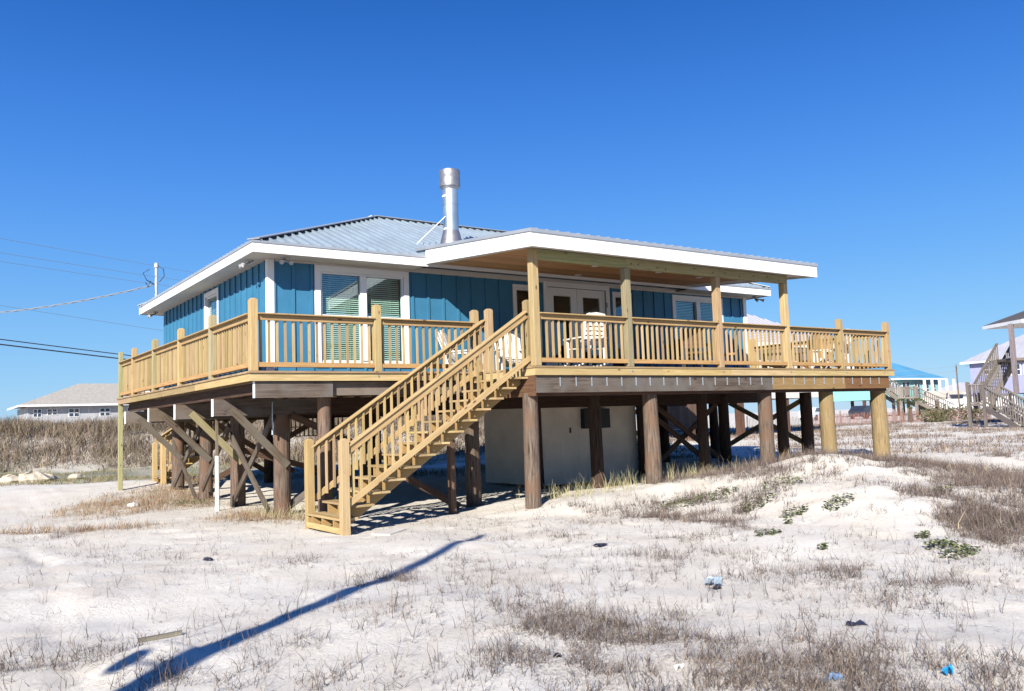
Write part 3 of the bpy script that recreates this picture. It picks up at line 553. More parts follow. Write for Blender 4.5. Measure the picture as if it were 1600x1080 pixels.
# ---- deck
XL,YL=-4.85,1.8; XR=12.07; YD=13.55
m=MB()
def boards(x0,x1,y0,y1,along):
    if along=='x':
        y=y0
        while y<y1-.02: y2=min(y+.14,y1); m.box(x0,x1,y+.004,y2,DZ-.036,DZ,None,0); y=y2
    else:
        x=x0
        while x<x1-.02: x2=min(x+.14,x1); m.box(x+.004,x2,y0,y1,DZ-.036,DZ,None,1); x=x2
boards(-.02,XR+.02,-.03,1.75,'x'); boards(XL-.03,XR+.02,1.75,YW-.01,'x'); boards(XL-.03,XW-.04,YW-.01,YD,'x'); boards(XE+.04,XR+.02,YW-.01,YD,'x')
DK=P('deck_floor',m,'deckboard')
m=MB(); fz0,fz1=DZ-.175,DZ-.038
def fas(x0,x1,y0,y1):
    L=2.44
    if x1-x0>y1-y0:
        a=x0
        while a<x1-.01: b=min(a+L*random.uniform(.8,1.5),x1); m.box(a,b-.002,y0,y1,fz0,fz1,None,0); a=b
    else:
        a=y0
        while a<y1-.01: b=min(a+L*random.uniform(.8,1.5),y1); m.box(x0,x1,a,b-.002,fz0,fz1,None,1); a=b
fas(-.002,XR,-.012,.026); fas(-.002,.034,.028,YL-.02); fas(XL,-.05,YL-.012,YL+.026); fas(XL-.004,XL+.034,YL+.03,YD); fas(XR-.036,XR,.03,YD); fas(XL,XW,YD-.03,YD)
P('deck_fascia',m,'new')
for x in(2.47,5.24,7.65,9.9,11.6,-2.4): 
    y=-.012 if x>0 else YL-.012
    m=MB(); m.tube([(x,y,2.41),(x,y-.012,2.41)],.018,10); P('carriage_bolt',m,'galv')
# substructure
zb=lambda *a:P(*a)
m=MB(); m.box(.03,7.0,.05,.13,1.99,2.318,(.75,.75,.78)); 
P('front_beam',m,'old'); 
m=MB(); m.box(7.003,9.9,.05,.13,2.0,2.318,(.62,.55,.45)); m.box(9.903,11.9,.055,.135,2.0,2.318,(.40,.28,.22)); P('front_beam',m,'new')
m=MB(); m.box(.04,11.9,.145,.24,1.93,2.23,(.7,.55,.5)); P('front_beam',m,'brown')
m=MB(); m.hexa([(.006,.05,1.93),(.03,.05,1.93),(.03,1.7,1.93),(.006,1.7,1.93),(.006,.05,2.318),(.03,.05,2.318),(.03,1.7,2.318),(.006,1.7,2.318)],1,(.9,.75,.6)); P('side_beam',m,'brown')
k=.6
while k<11.7: m=MB(); m.box(k,k+.022,.036,.048,2.11,2.29,(1,1,1)); P('joist_hanger',m,'flashing'); k+=.40
m=MB(); m.box(XL+.1,-3.30,YL+.05,YL+.13,2.03,2.318,(.85,.85,.9)); P('front_beam',m,'old')
m=MB(); m.box(-3.27,-.02,YL+.14,YL+.22,2.06,2.315,(1.15,1.1,1.1)); P('front_beam',m,'old')
m=MB(); m.box(XL+.085,XL+.1,YL+.05,YL+.13,2.03,2.318,(1,1,1)); P('beam_end',m,'white')
for y in(4.31,7.3,9.93,12.8):
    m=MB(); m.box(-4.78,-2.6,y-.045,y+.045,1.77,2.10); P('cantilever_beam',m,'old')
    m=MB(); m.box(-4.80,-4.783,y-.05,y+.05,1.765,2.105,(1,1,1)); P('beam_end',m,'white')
    m=MB(); m.box(-2.598,11.7,y-.045,y+.045,1.77,2.08,(.38,.32,.3)); P('floor_beam',m,'brown')  # floor beam tint carries painted under-house shade on dark wood
    m=MB(); m.beam((-4.45,y-.09,1.90),(-3.30,y-.09,.72),.045,.15,up=(0,0,1),tint=(.78,.76,.72)); P('brace',m,'green' if abs(y-7.3)<.1 else 'old')
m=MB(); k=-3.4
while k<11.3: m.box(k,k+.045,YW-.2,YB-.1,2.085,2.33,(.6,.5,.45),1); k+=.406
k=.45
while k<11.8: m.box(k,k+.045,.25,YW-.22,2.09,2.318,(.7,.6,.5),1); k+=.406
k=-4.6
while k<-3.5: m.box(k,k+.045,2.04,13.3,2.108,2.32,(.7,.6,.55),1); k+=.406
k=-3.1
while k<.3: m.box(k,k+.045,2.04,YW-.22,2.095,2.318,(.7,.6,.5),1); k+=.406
m.t=[tuple(c*.6 for c in t) for t in m.t]; P('floor_joists',m,'brown')  # joist tints darkened again: deep under-deck shade painted into the colour
m=MB(); m.box(XW+.05,XE-.05,YW-.15,YB-.05,2.335,2.42,(.7,.6,.5)); P('subfloor',m,'brown')
m=MB(); m.box(XW+.05,XE-.05,YW-.16,YW-.11,2.10,2.40,(1,.9,.75)); m.box(XW+.02,XE,YB-.04,YB,2.1,2.45,(1,.9,.75)); P('rim_joist',m,'new')
def pile(x,y,r,top,mt,tint=(1,1,1),square=False):
    z0=gz(x,y)-.35; m=MB()
    if square: m.box(x-r,x+r,y-r,y+r,z0,top)
    else:
        n=9; lx,ly=random.uniform(-.02,.02),random.uniform(-.02,.02)
        m.tube([(x+lx*(1-i/n),y+ly*(1-i/n),z0+(top-z0)*i/n) for i in range(n+1)],[r*(1.09-.13*i/n)*random.uniform(.99,1.01) for i in range(n+1)],18,tint,True,.018)
    P('pile',m,mt)
for x,r,mt in((.12,.15,'pile'),(3.30,.165,'pile'),(7.10,.17,'pile'),(9.55,.185,'pilenew'),(11.88,.20,'pilenew')): pile(x,.40 if x>9 else .38,r,1.995 if mt=='pile' else 2.0,mt)
D7=(.42,.38,.38)  # dark tint for inner piles, under-house shade painted in
for y in(4.45,7.45,10.08,12.95): pile(-3.33,y,.165,1.95,'pile',(1.0,.98,1.0))
pile(-3.34,2.18,.13,2.05,'pile',(1.15,1.1,1.1)); pile(-.02,2.3,.155,2.05,'pile',(.8,.8,.8)); pile(-.95,1.62,.06,1.3,'brown',square=True)
for x,y,r in((3.42,2.35,.15),(7.05,2.35,.14),(9.95,2.1,.15),(12.0-.4,2.5,.17),(3.3,4.5,.14),(6.95,4.5,.14),(10.1,4.3,.16),(9.0,5.7,.14),(11.0,5.5,.14),(-.7,12.9,.14),(.0,7.4,.14),(.1,10.1,.14),(6.6,12.8,.14),(10.6,8.3,.14),(10.5,12.8,.14),(2.9,12.8,.14)): pile(x,y,r,2.0,'pile',D7)
def brace(p0,p1,mt='old',w=.045,h=.14,t=(.72,.68,.64),up=(0,0,1)): m=MB(); m.beam(p0,p1,w,h,up,t); P('brace',m,mt)
brace((-3.53,4.4,1.75),(-3.53,7.3,-.25)); brace((-3.58,7.2,1.4),(-3.58,4.6,-.2)); brace((-3.53,9.95,1.6),(-3.53,12.6,0.0)); brace((-3.58,12.5,1.2),(-3.58,10.2,-.2))
brace((-3.53,7.45,1.6),(-3.53,9.7,.0)); brace((-3.15,10.0,1.7),(-1.0,10.0,.3),'brown'); brace((-3.15,12.8,1.7),(-.8,12.8,.2),'brown'); brace((-3.2,4.25,1.75),(-.6,4.25,.55),'brown'); brace((-3.25,7.2,1.0),(-.3,7.2,.1),'brown'); brace((-3.2,9.9,.2),(-.5,9.9,1.6),'brown')
brace((7.1,4.25,1.85),(10.1,4.12,-.1),'brown'); brace((7.1,4.30,1.55),(9.0,4.30,.3),'brown'); brace((6.95,4.36,-.1),(10.1,4.36,1.9),'brown')
brace((8.9,9.0,1.9),(11.6,9.0,.6),'new',t=(.8,.7,.65)); brace((8.9,9.06,.6),(11.6,9.06,1.9),'new',t=(.8,.7,.65)); brace((10.2,12.9,2.0),(13.0,12.9,.9),'new',t=(.8,.7,.65)); brace((10.2,12.96,.9),(13.0,12.96,2.0),'new',t=(.8,.7,.65))
brace((11.6,2.6,1.8),(11.6,5.4,.5),'new',t=(.8,.7,.65)); brace((11.66,2.6,.5),(11.66,5.4,1.8),'new',t=(.8,.7,.65))
# stair side post brace lying on sand
brace((-3.35,4.62,gz(-3.35,4.62)+.03),(-2.75,4.3,.2),'grey')
brace((-1.9,2.1,.55),(-.5,2.1,-.22),'brown')
# hanging wood enclosure under the far side
m=MB(); 
for i in range(16): m.box(14.9+i*.17,15.065+i*.17,12.0,12.04,.95,2.2,(random.uniform(.75,1.1),)*3,2)
m.box(14.88,17.65,11.96,11.998,.90,1.0); P('crawlspace_skirt',m,'brown',label='dark brown plank skirt hanging under the far end of the house')
# left corner deck support post
m=MB(); m.post(-4.79,13.45,.115,gz(-4.8,13.45)-.3,3.83,.02,(.92,.98,.85)); P('support_post',m,'green',bevel=.005)
# storage room under house
m=MB(); x0,x1,y0,y1=3.62,6.95,4.72,7.4; zb0=-.22
k=x0
while k<x1-.01: k2=min(k+.61,x1); m.box(k+.002,k2,y0,y0+.02,zb0,2.05,(random.uniform(.97,1.02),)*3); k=k2
k=y0+.03
while k<y1: k2=min(k+.61,y1); m.box(x0,x0+.02,k+.002,k2,zb0,2.05,(random.uniform(.97,1.02),)*3); k=k2
m.box(x1-.02,x1,y0+.02,y1,zb0,2.05,(1,1,1)); m.box(x0+.02,x1-.02,y1-.02,y1,zb0,2.05,(1,1,1)); ST=P('storage_room',m,'plywood',label='off-white plywood storage room under the house')
m=MB(); m.box(4.95,5.85,y0-.16,y0-.004,1.20,1.72,(1,1,1)); 
for i in range(7): m.box(4.98,5.82,y0-.175,y0-.161,1.23+i*.068,1.255+i*.068,(1,1,1))
P('air_conditioner',m,'black',ST)
m=MB(); m.box(4.55,4.60,y0-.02,y0-.003,1.10,1.24,(1,1,1)); P('light_switch',m,'brown',ST)
m=MB(); m.box(x0-.03,x0+.02,y0-.03,y0+.03,zb0,2.05,(1,1,1)); P('corner_trim',m,'plywood',ST)
# pvc pipe and conduit
m=MB(); m.tube([(-4.02,6.7,gz(-4.02,6.7)-.2),(-4.02,6.7,.92)],.048,14); P('drain_pipe',m,'pvc')
m=MB(); m.beam((-4.02,6.72,.93),(-4.02,6.72,1.76),.07,.05); P('pipe_strap_board',m,'old')
m=MB(); m.tube([(-3.62,4.2,2.03),(-3.62,4.2,1.45)],.012,6); m.tube([(-3.62,4.2,1.46),(-3.62,4.2,1.36)],.025,8); P('hanging_rod',m,'galv')
# rails -------------------------------------------------
RT=3.53
def panel(p0,p1,n=None,z=DZ):
    """rail bay between post faces p0..p1 (x,y)"""
    p0=Vector((*p0,0));p1=Vector((*p1,0));d=p1-p0;L=d.length;d.normalize();n=n or max(3,round(L/.148)); s=Vector((-d.y,d.x,0))
    m=MB()
    for i in range(n):
        c=p0+s*.034+d*(L*(i+.5)/n); t=random.uniform(-.0025,.0025); m.hexa([c-d*.019-s*.019+Vector((t,0,z+.09)),c+d*.019-s*.019+Vector((t,0,z+.09)),c+d*.019+s*.019+Vector((t,0,z+.09)),c-d*.019+s*.019+Vector((t,0,z+.09)),c-d*.019-s*.019+Vector((-t,0,RT-.125)),c+d*.019-s*.019+Vector((-t,0,RT-.125)),c+d*.019+s*.019+Vector((-t,0,RT-.09)),c-d*.019+s*.019+Vector((-t,0,RT-.09))],2)
    o=P('railing_panel',m,'new')
    m=MB(); m.beam(p0-s*.025+Vector((0,0,RT-.012)),p1-s*.025+Vector((0,0,RT-.012)),.155,.024,tint=(.9,.85,.78)); m.beam(p0-s*.004+Vector((0,0,RT-.075)),p1-s*.004+Vector((0,0,RT-.075)),.036,.10,tint=(.85,.76,.68)); P('top_rail',m,'new',o,.004)
    m=MB(); m.beam(p0-s*.038+Vector((0,0,z+.115)),p1-s*.038+Vector((0,0,z+.115)),.036,.085,tint=(.95,.78,.62)); m.beam(p0+s*.038+Vector((0,0,z+.115)),p1+s*.038+Vector((0,0,z+.115)),.036,.085); P('bottom_rail',m,'new',o,.003)
def rpost(x,y,z0=DZ+.001,z1=3.79,w=.14,mt='new'):
    m=MB(); m.post(x,y,w,z0,z1,.03); P('railing_post',m,mt,bevel=.005)
# left front: posts
fx=[-4.77,-2.38,-.15]
for x in fx: rpost(x,YL+.07)
for a,b in zip(fx,fx[1:]): panel((a+.07,YL+.07),(b-.07,YL+.07))
ly=[YL+.07,4.35,6.81,9.30,11.71,13.45]
for i,y in enumerate(ly[1:-1]): rpost(-4.77,y,z0=2.33,w=.135,mt='green' if i%2==0 else 'new')
for a,b in zip(ly,ly[1:]): panel((-4.77,b-.07),(-4.77,a+.07))
panel((-4.7,13.45),(-3.9,13.45)); rpost(-3.83,13.45)
px=[.15,2.395]; 
for a,b in((.15,2.395),(2.545,5.165),(5.315,7.575),(7.725,9.75),(9.89,11.86)): panel((a,.07),(b,.07))
rpost(9.82,.07); rpost(11.93,.07)
for y in(2.3,4.6,7.0,9.4,11.8): rpost(11.99,y)
ry=[.07,2.3,4.6,7.0,9.4,11.8]
for a,b in zip(ry,ry[1:]): panel((11.99,b-.07),(11.99,a+.07))
# stair newels at deck
rpost(.075,.31+.0,z1=3.80); rpost(.075,1.67,z1=3.80)
# ---- main staircase  (rises along +X)
def staircase(ox,oy0,oy1,ztop,zbot,n,run,parent,dirx=1,rail=True,newel_h=1.55,mt='new',name='staircase',lattice=False):
    """ox: x of the top edge; goes down toward -X*dirx"""
    rise=(ztop-zbot)/n; X=lambda t:ox-dirx*t; tot=run*(n-1); s=rise/run
    def bx(m,a,b,*r):
        a,b=X(a),X(b); m.box(min(a,b),max(a,b),*r)
    m=MB(); 
    for i in range(1,n):
        z=ztop-rise*i; t0=run*(i-1)-.035; t1=run*i+.005
        tm=(t0+t1)/2; bx(m,t0,tm-.003,oy0+.03,oy1-.03,z-.038,z); bx(m,tm+.003,t1,oy0+.03,oy1-.03,z-.038,z)
    S=P(name,m,mt,parent,.003)
    m=MB()
    for i in range(1,n+1):
        z=ztop-rise*i; t=run*(i-1)-.0
        if i==n: bx(m,t-.03,t+.008,oy0+.05,oy1-.05,z-.05,z+.045)
    P('riser',m,mt,S)
    for y in (oy0+.27,(oy0+oy1)/2,oy1-.305):
        m=MB(); q=[]
        for i in range(1,n): 
            z=ztop-rise*i-.04; q+= [(X(run*(i-1)),y,z),(X(run*i),y,z)]
        # saw tooth body split in pieces so that each stays convex
        for i in range(1,n):
            z=ztop-rise*i-.04; ta=run*(i-1); tb=run*i; low=lambda t:ztop-.04-rise-s*t-.09
            a=[(X(ta),y,max(low(ta),zbot-.02)),(X(tb),y,max(low(tb),zbot-.02)),(X(tb),y,z),(X(ta),y,z)]
            if dirx>0: a=a[::-1]
            m.prism(a,(0,.038,0),(.86,.74,.58))
        P('stringer',m,mt,S)
    if rail:
        for y,sg in((oy0+.018,-1),(oy1-.018,1)):
            f=lambda t,h:ztop-rise*.2-s*t+h
            t1=tot-.10
            m=MB(); m.beam((X(0.02),y+sg*.01,f(0.02,1.115)),(X(t1),y+sg*.01,f(t1,1.115)),.13,.036,tint=(1,.97,.92)); m.beam((X(0.02),y+sg*.028,f(.02,1.03)),(X(t1),y+sg*.028,f(t1,1.03)),.036,.105,tint=(.9,.82,.75)); P('handrail',m,mt,S,.006)
            m=MB(); m.beam((X(-.05),y+sg*.030,f(-.05,.175)),(X(t1-.05),y+sg*.030,f(t1-.05,.175)),.038,.10,tint=(1.02,.98,.93)); P('lower_rail',m,mt,S,.003)
            m=MB(); nb=int(t1/.148)
            for i in range(nb):
                t=.10+i*.148; m.box(X(t)-.019,X(t)+.019,y-.019-.0*sg,y+.019-.0*sg,f(t,.10),f(t,1.06))
            P('balusters',m,mt,S)
            m=MB(); m.post(X(t1+.02),y+sg*.02,.14,zbot-.35,zbot+newel_h,.04); P('newel_post',m,mt,S,.006)
    return S
staircase(0.0,.24,1.74,2.5,-.216,14,.30,H,newel_h=1.50)
# rear staircase behind the left deck, rising to the right
RS=staircase(.05,14.15,15.25,2.5,-.05,13,.30,H,newel_h=1.25)
m=MB(); k=.05
while k<2.3: m.box(k,k+.04,14.2,14.24,1.2,3.4); k+=.15
for z in(1.2,1.5,1.8,2.1,3.4): m.box(.0,2.4,14.16,14.2,z,z+.03,(.3,.25,.2))
P('rear_stair_screen',m,'new')
m=MB(); m.box(-3.7,2.6,13.56,15.3,2.44,2.5); m.box(-.0,2.6,13.56,15.3,2.2,2.43); P('rear_landing',m,'new')
m=MB(); 
for x in(-3.2,-2.55): m.box(x,x+.1,13.7,13.8,1.15,2.3,(.3,.3,.3))
m.box(-3.2,-2.45,13.7,13.8,1.1,1.2,(.3,.3,.3)); m.box(-3.2,-2.45,13.7,13.8,1.85,1.95,(.3,.3,.3)); P('meter_frame',m,'brown')
# ---- chimney flue
cx_,cy_=1.47,5.35; zr=EZ+SL*(cy_-EY0)
m=MB(); m.tube([(cx_,cy_,zr-.15),(cx_,cy_,7.52)],.198,28,caps=False); 
m.tube([(cx_,cy_,7.0),(cx_,cy_,7.035)],.204,28,caps=False)
CH=P('chimney',m,'galv')
m=MB(); m.tube([(cx_,cy_,7.40),(cx_,cy_,7.47)],[.20,.245],28); m.tube([(cx_,cy_,7.47),(cx_,cy_,7.52),(cx_,cy_,7.66),(cx_,cy_,7.70),(cx_,cy_,7.72),(cx_,cy_,7.86),(cx_,cy_,7.90)],[.262,.268,.268,.26,.268,.268,.255],32)
P('chimney_cap',m,'steel',CH)
m=MB(); m.tube([(cx_,cy_,zr-.2),(cx_,cy_,zr+.02),(cx_,cy_,zr+.38)],[.36,.30,.205],24); P('flashing_cone',m,'steel',CH)
m=MB()
for z in(6.35,7.20):
    m=MB(); an=[math.radians(150+9*i) for i in range(10)]; rr=.2045
    for a,b in zip(an,an[1:]): m.poly([(cx_+math.cos(a)*rr,cy_+math.sin(a)*rr,z),(cx_+math.cos(b)*rr,cy_+math.sin(b)*rr,z),(cx_+math.cos(b)*rr,cy_+math.sin(b)*rr,z+.045),(cx_+math.cos(a)*rr,cy_+math.sin(a)*rr,z+.045)])
    P('label_strap',m,'white',CH)
m=MB(); m.tube([(cx_-.19,cy_-.05,6.68),(.25,4.95,EZ+SL*(4.95-EY0)+.03)],.014,6,(1,1,1)); P('brace_rod',m,'white',CH)
# ---- eave lights, camera, mast
def flood(x,y,dx,dy):
    m=MB(); m.tube([(x,y,SOF-.001),(x,y,SOF-.04)],.06,12); 
    for s in(-1,1): m.tube([(x,y,SOF-.05),(x+dx*.10+s*dy*.08,y+dy*.10+s*dx*.08,SOF-.10),(x+dx*.20+s*dy*.10,y+dy*.20+s*dx*.10,SOF-.14)],[.015,.02,.05],10)
    P('flood_light',m,'lampgrey')
flood(-3.95,4.5,-1,0); flood(-3.45,3.95,0,-1); flood(11.4,3.95,.5,-.8); flood(-3.9,13.2,-1,0)
m=MB(); m.tube([(-4.02,12.6,5.02),(-4.02,12.6,6.2)],.042,12); m.tube([(-4.02,12.6,6.2),(-4.02,12.6,6.33)],[.07,.05],12); m.tube([(-4.02,12.6,5.75),(-4.02,12.6,5.79)],.05,10); MA=P('service_mast',m,'lampgrey')
m=MB(); m.tube([(-4.0,12.55,6.25),(-3.85,12.5,6.15),(-3.83,12.5,5.95),(-3.95,12.55,5.78)],.012,6); m.tube([(-4.08,12.6,5.72),(-4.3,12.5,5.8),(-4.42,12.4,5.98),(-4.25,12.4,6.1)],.012,6); m.tube([(-4.2,12.5,5.78),(-4.28,12.4,5.6),(-4.35,12.4,5.72)],.012,6); P('drip_loop',m,'cable',MA)
# ================================================================ chairs & furniture on the deck
def slat(m,*a): m.box(*a)
def adirondack(name,loc,rz,mt,label,group):
    o=empty(name,loc,label,'chair',group); parts=[]
    m=MB()
    for i in range(6): x=-.28+i*.095; m.hexa([(x,-.02,.38-.0),(x+.085,-.02,.38),(x+.085,.03,.38),(x,.03,.38),(x,-.02,.38),(x+.085,-.02,.38),(x+.085,.03,.38),(x,.03,.38)][:0] or [(x,.28,.20),(x+.085,.28,.20),(x+.085,.305,.20),(x,.305,.20),(x+ (i-2.5)*.012,.58,1.0+.05*(2.5-abs(i-2.5))),(x+.085+(i-2.5)*.012,.58,1.0+.05*(2.5-abs(i-2.5))),(x+.085+(i-2.5)*.012,.60,1.0+.05*(2.5-abs(i-2.5))),(x+(i-2.5)*.012,.60,1.0+.05*(2.5-abs(i-2.5)))],2)
    parts.append(('backrest',m))
    m=MB()
    for i in range(5): y=-.25+i*.11; z=.36-i*.03; m.box(-.27,.27,y,y+.095,z,z+.02)
    parts.append(('seat',m))
    for s in(-1,1):
        m=MB(); m.box(s*.30-.06,s*.30+.06,-.32,.42,.56,.585); parts.append(('armrest',m))
        m=MB(); m.box(s*.285-.02,s*.285+.02,-.30,-.19,0,.56); parts.append(('leg',m))
        m=MB(); m.beam((s*.26,-.28,.34),(s*.26,.60,.04),.03,.09); parts.append(('leg',m))
        m=MB(); m.box(s*.285-.02,s*.285+.02,.36,.42,.14,.56); parts.append(('leg',m))
    for n,m in parts: ob=m.build(n,mt,None); ob.parent=o
    o.rotation_euler=(0,0,rz); return o
def rocker(loc,rz,label):
    o=empty('rocking_chair',loc,label,'chair'); parts=[]
    m=MB()
    for s in(-1,1): m.beam((s*.24,.25,.42),(s*.26,.42,1.08),.045,.045)
    m.prism([(-.27,.40,1.06),(.27,.40,1.06),(.22,.42,1.12),(0,.43,1.15),(-.22,.42,1.12)],(0,.03,0)); m.beam((-.24,.27,.50),(.24,.27,.50),.03,.06)
    parts.append(('back_frame',m)); m=MB()
    for i in range(6): z=.50+i*.093; y=.285+(z-.5)*.22; m.box(-.24,.24,y,y+.016,z,z+.062)
    for x in(-.15,-.05,.05,.15): m.beam((x,.28,.5),(x,.415,1.14),.03,.012)
    parts.append(('backrest',m)); m=MB()
    for i in range(6): m.box(-.27,.27,-.25+i*.09,-.25+i*.09+.078,.42-.006*i,.438-.006*i)
    parts.append(('seat',m))
    for s in(-1,1):
        m=MB(); m.box(s*.31-.045,s*.31+.045,-.30,.34,.62,.645); parts.append(('armrest',m))
        m=MB(); m.beam((s*.29,-.24,.07),(s*.29,-.24,.62),.045,.045); parts.append(('leg',m))
        m=MB(); m.beam((s*.29,.27,.07),(s*.27,.27,.62),.045,.045); parts.append(('leg',m))
        m=MB(); q=[(s*.29,-.45+i*.12,.045+.14*((-.45+i*.12+.02)/.5)**2*.5) for i in range(9)]; m.tube(q,.024,6); parts.append(('rocker',m))
    for n,m in parts: ob=m.build(n,'chairwhite',None); ob.parent=o
    o.rotation_euler=(0,0,rz); return o
rocker((2.02,.92,DZ+.02),math.radians(175),'white ladder-back rocking chair on the porch in front of the french doors')
adirondack('lounge_chair',(.62,3.45,DZ),math.radians(35),'chairwhite','white slatted lounge chair against the teal wall left of the stair head','white slatted chairs by the stair head')
adirondack('lounge_chair',(1.35,2.7,DZ),math.radians(-25),'chairwhite','white slatted lounge chair seen through the main stair balusters','white slatted chairs by the stair head')
adirondack('lounge_chair',(10.9,1.7,DZ),math.radians(150),'chairwood','natural wood slatted lounge chair at the far right corner of the deck','slatted chairs on the open right deck')
adirondack('lounge_chair',(10.0,2.3,DZ),math.radians(215),'chairwood','natural wood slatted lounge chair between the white chair and the porch','slatted chairs on the open right deck')
adirondack('lounge_chair',(10.6,.95,DZ),math.radians(190),'chairwhite','white slatted lounge chair on the open deck by the right corner','slatted chairs on the open right deck')
# patio table with dark chairs
tb=empty('patio_table',(6.4,2.2,DZ),'dark patio table under the covered porch','table'); m=MB(); m.tube([(0,0,.70),(0,0,.735)],.62,28); m.build('tabletop','brown').parent=tb
for a in range(4):
    m=MB(); c,s=math.cos(a*1.571+.78),math.sin(a*1.571+.78); m.beam((c*.45,s*.45,0),(c*.35,s*.35,.70),.05,.05); m.build('leg','black').parent=tb
def dchair(loc,rz,label,mt):
    o=empty('patio_chair',loc,label,'chair','dark chairs around the porch table'); P_=[]
    m=MB(); m.box(-.24,.24,-.24,.24,.42,.47); P_.append(('seat',m,mt)); m=MB(); m.box(-.24,.24,.22,.26,.55,1.02); P_.append(('backrest',m,mt))
    for x in(-.23,.23):
        for y in(-.22,.23): m=MB(); m.box(x-.02,x+.02,y-.02,y+.02,0,.42 if y<0 else 1.02); P_.append(('leg',m,'black'))
    for n,m,k in P_: m.build(n,k).parent=o
    o.rotation_euler=(0,0,rz); return o
dchair((5.75,1.35,DZ),math.radians(140),'dark patio chair nearest the front rail, left side of the table','brown')
dchair((7.1,1.45,DZ),math.radians(220),'dark patio chair nearest the front rail, right side of the table','chairwood')
dchair((5.5,2.9,DZ),math.radians(50),'dark patio chair near the house wall, left side of the table','black')
dchair((7.2,3.0,DZ),math.radians(-45),'dark patio chair near the house wall, right side of the table','brown')
o=empty('storage_bench',(4.3,2.9,DZ),'low dark bench by the french doors behind the rail','bench')
m=MB(); m.box(-.55,.55,-.22,.22,.38,.44); m.build('seat','brown').parent=o
for x in(-.48,.48): m=MB(); m.box(x-.03,x+.03,-.2,.2,0,.38); m.build('leg','black').parent=o
# ================================================================ background houses
def hip(m,x0,x1,y0,y1,z,pz,ov=.5,th=.16,ribs=0):
    x0-=ov;x1+=ov;y0-=ov;y1+=ov; w=min(x1-x0,y1-y0)/2
    if x1-x0>=y1-y0: e=((x0+w,(y0+y1)/2,pz),(x1-w,(y0+y1)/2,pz))
    else: e=(((x0+x1)/2,y0+w,pz),((x0+x1)/2,y1-w,pz))
    a,b,c,d=(x0,y0,z),(x1,y0,z),(x1,y1,z),(x0,y1,z); E,F=e
    if x1-x0>=y1-y0: m.poly([a,b,F,E]);m.poly([b,c,F]);m.poly([c,d,E,F]);m.poly([d,a,E])
    else: m.poly([a,b,E]);m.poly([b,c,F,E]);m.poly([c,d,F]);m.poly([d,a,E,F])
    m.poly([a,d,c,b])
    if ribs:
        sl=(pz-z)/w; k=y0+ribs
        while k<y1:
            t=min(k-y0,y1-k,w); rib((x0,k,z),(x0+t,k,z+sl*t),m,.07,.05); k+=ribs
        k=x0+ribs
        while k<x1: t=min(k-x0,x1-k,w); rib((k,y0,z),(k,y0+t,z+sl*t),m,.07,.05); k+=ribs
def bhouse(name,label,x0,x1,y0,y1,zf,ze,zp,wm,rm,wins=(),piles=True,ribs=0,ov=.6,extra=None):
    o=empty(name,((x0+x1)/2,(y0+y1)/2,0),label,'house')
    m=MB(); m.box(x0,x1,y0,y1,zf,ze,(1,1,1)); m.build('wall',wm,o)
    m=MB(); hip(m,x0,x1,y0,y1,ze+.18,zp,ov,ribs=ribs); R_=m.build('roof',rm,o)
    m=MB(); e=ov; m.box(x0-e,x1+e,y0-e-.03,y0-e,ze-.02,ze+.19,(1,1,1)); m.box(x0-e-.03,x0-e,y0-e,y1+e,ze-.02,ze+.19,(1,1,1)); m.build('fascia','white',R_)
    for ax,a0,a1,z0,z1 in wins:
        f=MB(); g=MB()
        if ax=='x':
            f.box(a0-.08,a1+.08,y0-.06,y0-.005,z0-.08,z1+.08,(1,1,1)); g.box(a0,a1,y0-.085,y0-.065,z0,z1,(1,1,1)); f.box((a0+a1)/2-.04,(a0+a1)/2+.04,y0-.11,y0-.087,z0,z1,(1,1,1)); f.box(a0,a1,y0-.11,y0-.09,(z0+z1)/2-.04,(z0+z1)/2+.04,(1,1,1))
        else:
            f.box(x0-.06,x0-.005,a0-.12,a1+.12,z0-.12,z1+.12,(1,1,1)); g.box(x0-.085,x0-.065,a0,a1,z0,z1,(1,1,1)); f.box(x0-.11,x0-.087,(a0+a1)/2-.04,(a0+a1)/2+.04,z0,z1,(1,1,1)); f.box(x0-.11,x0-.09,a0,a1,(z0+z1)/2-.04,(z0+z1)/2+.04,(1,1,1))
        w=f.build('window','white',o); g.build('pane','farglass',w)
    if piles:
        nx=max(2,int((x1-x0)/4)+1)
        for i in range(nx):
            for y in(y0+.3,(y0+y1)/2,y1-.3):
                x=x0+.3+(x1-x0-.6)*i/(nx-1); m=MB(); m.box(x-.17,x+.17,y-.17,y+.17,gz(x,y)-.2,zf,(.7,.6,.6)); m.build('pile','brown',o)
    return o
# grey house beyond the ridge (left)
bhouse('grey_house','single-storey grey house with tan shingle roof behind the dune ridge at left',1.0,34,98,110,1.2,4.95,7.9,'greywall','shingle',[('x',3.0,3.9,4.0,4.6),('x',5.2,6.2,3.75,4.6),('x',8.5,9.5,3.75,4.6),('x',11.5,12.6,3.8,4.6),('x',13,14,3.8,4.6),('x',1.6,2.3,3.8,4.6)],False,0,1.0)
o=bpy.data.objects['grey_house']
m=MB(); m.box(14,15.2,100,100.8,6.55,6.72,(1,1,1)); m.build('roof_vent','white',o)
